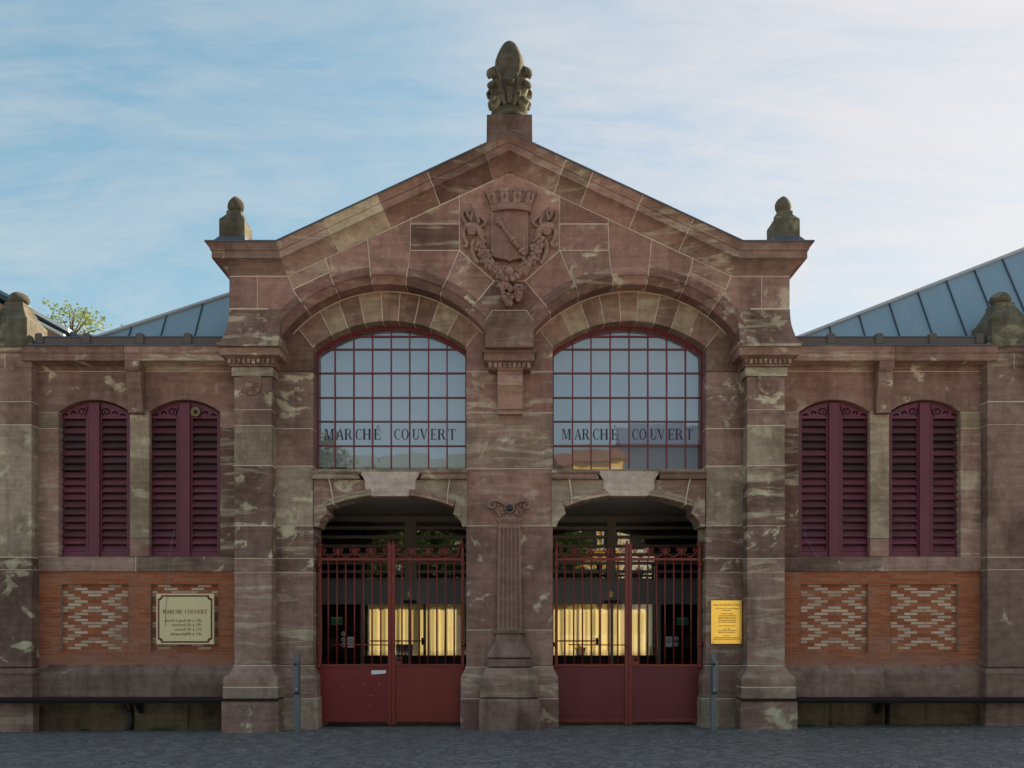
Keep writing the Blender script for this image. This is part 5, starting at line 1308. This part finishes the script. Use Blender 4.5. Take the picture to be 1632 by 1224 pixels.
# opening hours sign
def text(body, x, z, h, y, align, mat, name, parent):
    cu = bpy.data.curves.new(name, 'FONT'); cu.body = body; cu.size = h; cu.align_x = align; cu.extrude = .0008
    ob = bpy.data.objects.new(name, cu); COL.objects.link(ob); dg = bpy.context.evaluated_depsgraph_get()
    me = bpy.data.meshes.new_from_object(ob.evaluated_get(dg)); bpy.data.objects.remove(ob)
    o2 = bpy.data.objects.new(name, me); COL.objects.link(o2); me.materials.clear(); me.materials.append(mat)
    o2.rotation_euler = (R(90), 0, 0); o2.location = (x, y, z); o2.parent = parent; return o2
ysn = YB-.035
sx, sz = X(295, ysn), Z(986.5, ysn)
sg = thing('sign', 'cream square opening hours sign with brown notched border on the brick wall', 'sign', (sx, ysn, sz))
hw, hh = (341-249)/2*k_(ysn), (1027-946)/2*k_(ysn)
mb = MB(); mb.box(-hw, hw, 0, .03, -hh, hh); mb.build('board', M['cream_edge'], sg, bevel=.004)
mb = MB(); mb.box(-hw*.6, -hw*.5, .03, .12, -hh*.7, hh*.7); mb.box(hw*.5, hw*.6, .03, .12, -hh*.7, hh*.7); mb.build('wall_fixing', M['doorgrey'], sg)
def notch(w, h, r_):
    pts = []
    for cx_, cz_, a0 in ((w, h, 270), (-w, h, 0), (-w, -h, 90), (w, -h, 180)):
        for i in range(7):
            a = R(a0-15*i); pts.append((cx_+r_*math.cos(a), cz_+r_*math.sin(a)))
    return pts
ou = notch(hw-.025, hh-.025, .055); inn = notch(hw-.052, hh-.052, .055)
mb = MB(); mb.holed(ou, [inn], -.002, .001); mb.build('border', M['brown_ink'], sg)
mb = MB(); mb.prism(inn, -.001, .001); mb.build('face', M['cream_sign'], sg)
kk = k_(ysn); lx = lambda px: (px-295)*kk; lz = lambda py: (986.5-py)*kk
mb = MB(); word(mb, 'MARCHE COUVERT', lx(259), lz(978), lz(971.7)-lz(978), -.003, lx(330.5)-lx(259)); mb.build('title', M['brown_ink'], sg)
for (t1, t2, py) in (('mardi à jeudi', '8h à 18h', 991), ('vendredi', '8h à 19h', 998), ('samedi', '8h à 17h', 1005), ('dimanche', '10h à 14h', 1012.5)):
    text(t1, lx(297), lz(py), .066, -.003, 'RIGHT', M['grey_ink'] if py < 1010 else M['brown_ink'], 'day_line', sg); text(t2, lx(321.5), lz(py), .066, -.003, 'RIGHT', M['grey_ink'] if py < 1010 else M['brown_ink'], 'hours_line', sg)
# yellow plaque
ypl = -.03; sx, sz = X(1158, ypl), Z(991.5, ypl); pq = thing('plaque', 'bright golden yellow plaque with fine text on the stone pier', 'plaque', (sx, ypl, sz))
hw, hh = 24.7*k_(ypl), 34.7*k_(ypl)
mb = MB(); mb.box(-hw, hw, 0, .012, -hh, hh); mb.build('plate', M['gold'], pq, bevel=.003)
mb = MB(); mb.box(-hw*.8, hw*.8, .012, .0285, -hh*.8, hh*.8); mb.build('spacer', M['black'], pq)
for a in (-1, 1):
    for b in (-1, 1): mb = MB(); mb.lathe([(.008, 0), (.008, .004), (.004, .006)], (a*(hw-.018), 0, b*(hh-.025)), 10, axis='y'); mb.build('screw', M['brass'], pq)
kk = k_(ypl); lz = lambda py: (991.5-py)*kk
mb = MB(); word(mb, 'HALLE DU MARCHE COUVERT', -22*kk, lz(965.6), lz(962.6)-lz(965.6), -.002, 44*kk); mb.build('title', M['gold_ink'], pq)
mb = MB(); random.seed(3)
for py, l, r_ in ((970, 1140, 1178.5), (972.8, 1152, 1166), (978.2, 1149, 1168), (981, 1146, 1172), (983.6, 1145, 1172), (986.2, 1145, 1173), (989, 1146, 1172), (991.6, 1144, 1174), (997.4, 1145, 1173), (1002.4, 1153, 1165), (1005.2, 1144, 1174), (1008, 1145, 1172), (1013.3, 1154.5, 1163), (1016.3, 1138, 1179), (1018.8, 1136.5, 1180.5)):
    x_ = l
    while x_ < r_-.5:
        w_ = min(random.uniform(1.2, 4.2), r_-x_); mb.box((x_-1158)*kk, (x_+w_-1158)*kk, -.0012, .001, lz(py+.55), lz(py-.55)); x_ += w_+.7
mb.build('engraved_lines', M['gold_ink'], pq)

# loudspeaker in the fretwork of the shutter next to the pilaster
lc = P(311.5, 656.5, .16)
ld = thing('loudspeaker', 'small round yellowish loudspeaker fixed over the shutter fretwork', 'loudspeaker', lc); ld.scale = (.78, .78, .78)
mb = MB(); mb.lathe([(.05, -.045), (.06, -.02), (.095, 0), (.1, .012), (.09, .016), (.05, -.002), (.04, -.006)], (0, 0, 0), 24, axis='y'); mb.build('horn', plain('yellowed_plastic', (.19, .155, .07), .7, 0, .4, 30), ld)
mb = MB(); mb.ball((0, .0, 0), .04, 1, .5, 1, 8); mb.build('cone', M['black'], ld)
# cables
def cable(pts, lab, r_=.003):
    mb = MB(); mb.tube(pts, r_, seg=5); tag(mb.build('cable', plain('pale_cable', (.22, .24, .30), .6)), lab, 'cable')
cable([P(a, b, Y) for a, b, Y in ((279, 843, .15), (276, 850, .1), (273, 866, .09), (270, 886, .07), (269, 905, .07), (268, 925, .08), (267, 940, .085), (266, 947, .05), (264, 975, .055), (263.5, 998, .056))], 'thin pale cable hanging from the shutter down to the hours sign')
cable([P(a, b, Y) for a, b, Y in ((1281, 838, .16), (1283, 852, .14), (1288, 864, .15), (1294, 872, .15), (1300, 884, .12), (1306, 888, .1))], 'thin pale cable looping from the shutter next to the right pilaster')

# weeds at the wall foot
wd = MB(); random.seed(21)
for rng, n, hmax in (((1268, 1300), 40, .07), ((1320, 1420), 26, .04), ((1415, 1560), 70, .05), ((128, 142), 20, .07), ((240, 275), 34, .07), ((60, 360), 20, .03)):
    for i in range(n):
        px = random.uniform(*rng); xx = X(px, -.01); b = Vector((xx+random.uniform(-.03, .03), -.01+random.uniform(-.05, .0), xx*SL-.01)); a = random.uniform(0, 6.28); h = random.uniform(.3, 1)*hmax
        wd.tube([b, b+Vector((math.cos(a)*.012, -abs(math.sin(a))*.012, h*.7)), b+Vector((math.cos(a)*.04, -abs(math.sin(a))*.04, h))], [.004, .008, .001], .002, seg=5)
tag(wd.build('weeds', M['leafgreen']), 'low green weeds growing along the foot of the wall', 'weeds', kind='stuff')

# neighbouring house behind on the left
YN = 8.0; q = lambda a, b: XZ(a, b, YN)
nb = thing('neighbouring_house', 'house with dark blue roof and white sloping bargeboard behind the left end pier', 'house', (X(-60, YN), YN, 0)); off = nb.location.copy()
def nput(mb, nm, mat): mb.v = [(x_-off.x, y_-off.y, z_-off.z) for x_, y_, z_ in mb.v]; return mb.build(nm, mat, nb)
def ln(px, d=0): return q(px, 465+(px)*.536+d)
mb = MB(); mb.prism([ln(-120, 16), ln(100, 16), XZ(100, 560, YN), (ln(100)[0], -.5), (ln(-120)[0], -.5)], YN+.5, YN+8); nput(mb, 'wall', plain('ochre_render', (.42, .27, .17), .9))
mb = MB(); mb.prism([ln(-120, 1.5), ln(130, 1.5), ln(130, 9), ln(-120, 9)], YN+.02, YN+9); nput(mb, 'roof', plain('dark_blue_roof', (.03, .055, .085), .5))
mb = MB(); mb.prism([ln(46, 0), ln(112, 0), ln(112, 6), ln(46, 5)], YN-.1, YN+.1); nput(mb, 'bargeboard', plain('white_board', (.72, .70, .66), .6))
mb = MB(); mb.prism([ln(55, 13.5), ln(108, 13), ln(108, 18), ln(55, 18)], YN-.2, YN+.1); nput(mb, 'gutter_board', plain('pale_grey_board', (.6, .63, .6), .6))
mb = MB(); mb.prism([ln(-120, -3), ln(46, -3), ln(46, 1), ln(-120, 1)], YN-.05, YN+.1); nput(mb, 'roof_edge', plain('blue_roof_edge', (.10, .21, .34), .4))

# trees
def tree(name, lab, base, height, crown_c, crown_r, nclump, nleaf, leaf, mat, seed, size_var=.5, group=None):
    rnd = random.Random(seed); o = thing(name, lab, 'tree', base, group); b = Vector(base)
    tr = MB(); cc = Vector(crown_c)-b
    tr.tube([(0, 0, -.3), (.05, 0, cc.z*.4), (.0, .05, cc.z*.85), (cc.x*.5, cc.y*.5, cc.z)], [height*.022, height*.018, height*.013, height*.008], seg=8)
    lf = MB(); clumps = []
    for i in range(nclump):
        while True:
            v = Vector((rnd.uniform(-1, 1), rnd.uniform(-1, 1), rnd.uniform(-1, 1)))
            if .25 < v.length < 1: break
        c = cc+Vector((v.x*crown_r[0], v.y*crown_r[1], v.z*crown_r[2])); clumps.append(c)
        if i % 2 == 0: tr.tube([(cc.x*.3, cc.y*.3, cc.z*.72), tuple((cc*.8+c*.2)), tuple(c)], [height*.007, height*.004, height*.0015], seg=5)
        rc = rnd.uniform(.14, .3)*min(crown_r)
        for k in range(nleaf):
            d = Vector((rnd.gauss(0, 1), rnd.gauss(0, 1), rnd.gauss(0, .8)))*rc*.62; p_ = c+d
            u_ = Vector((rnd.uniform(-1, 1), rnd.uniform(-1, 1), rnd.uniform(-.6, .6))).normalized(); w_ = u_.cross(Vector((rnd.uniform(-1, 1), rnd.uniform(-1, 1), rnd.uniform(-1, 1)))).normalized()
            s_ = leaf*rnd.uniform(1-size_var, 1+size_var)
            lf.add([p_-u_*s_, p_+w_*s_*.55, p_+u_*s_, p_-w_*s_*.55], [(0, 1, 2, 3)])
    tr.build('trunk', M['bark'], o); lf.build('crown', mat, o)
    return o
YT = 16.0
tp = P(114, 540, YT)
tree('tree', 'sunlit light green tree top showing above the left wing roof', (tp.x, YT, tp.x*SL), 8, (tp.x, YT, tp.z), (1.4, 1.2, 1.4), 80, 26, .055, M['leaf'], 4)

# ------------------------------------------------------------------ across the square (seen only in the glass)
def house(name, lab, x0, x1, y0, h, rh, wallcol, roofcol, bays, floors):
    o = thing(name, lab, 'house', ((x0+x1)/2, y0, 0)); w = (x1-x0)/2
    mb = MB(); mb.box(-w, w, -9, 0, -3, h); mb.build('wall', plain(name+'_render', wallcol, .9, 0, .08, 3), o)
    rf = MB(); vs = [(-w-.3, .4, h-.1), (w+.3, .4, h-.1), (w+.3, -4.5, h+rh), (-w-.3, -4.5, h+rh), (-w-.3, -9.4, h-.1), (w+.3, -9.4, h-.1)]
    rf.add(vs, [(0, 1, 2, 3), (3, 2, 5, 4), (0, 3, 4), (1, 5, 2), (0, 4, 5, 1)]); rf.build('roof', plain(name+'_tiles', roofcol, .8, 0, .2, 6), o)
    for f in range(floors):
        for b in range(bays):
            cx_ = -w+(b+.5)*2*w/bays; z0 = 1+f*3.0
            m2 = MB(); m2.box(cx_-.6, cx_+.6, -.05, .06, z0, z0+1.7); m2.box(cx_-.6, cx_+.6, 0, .12, z0-.12, z0); wo_ = m2.build('window', plain('pale_window_frame', (.7, .68, .62), .6), o)
            m3 = MB(); m3.box(cx_-.5, cx_+.5, .05, .07, z0+.1, z0+1.6); m3.build('window_pane', M['black'], wo_)
house('yellow_house', 'yellow rendered house across the square, mirrored in the right window', 3.4, 7.6, -40, 12.4, 1.6, (.72, .44, .10), (.2, .09, .06), 3, 4)
house('white_house', 'pale rendered house across the square, mirrored in the right transom', 7.9, 20, -42, 11.2, 4.6, (.62, .62, .60), (.05, .075, .12), 5, 3)
house('grey_house', 'grey green roofed house across the square, mirrored in the left window', -18, -1.5, -45, 11.6, 3.0, (.42, .42, .36), (.13, .16, .13), 7, 3)
for i, (x_, y_, hh_, r_, st_) in enumerate(((-11.2, -36, 14.2, 2.2, .1), (-7.6, -35, 11.8, 2.6, 0), (-4.2, -36, 11.4, 2.4, 0), (-13.5, -34, 11.6, 2.2, 0), (3.2, -37, 12.0, 1.9, 0), (-.6, -35, 10.6, 2.2, 0))):
    lab = ['tallest leafy street tree across the square', 'second tallest leafy street tree across the square', 'broad street tree in the middle of the row across the square', 'street tree at the outer end of the row across the square', 'slim street tree beside the yellow house', 'lowest street tree next to the yellow house'][i]
    tree('street_tree', lab, (x_, y_, x_*SL), hh_, (x_, y_, hh_*.56), (r_, r_, hh_*.38), 110, 40, .2, M['leaf2'], 30+i, group='street trees across the square')
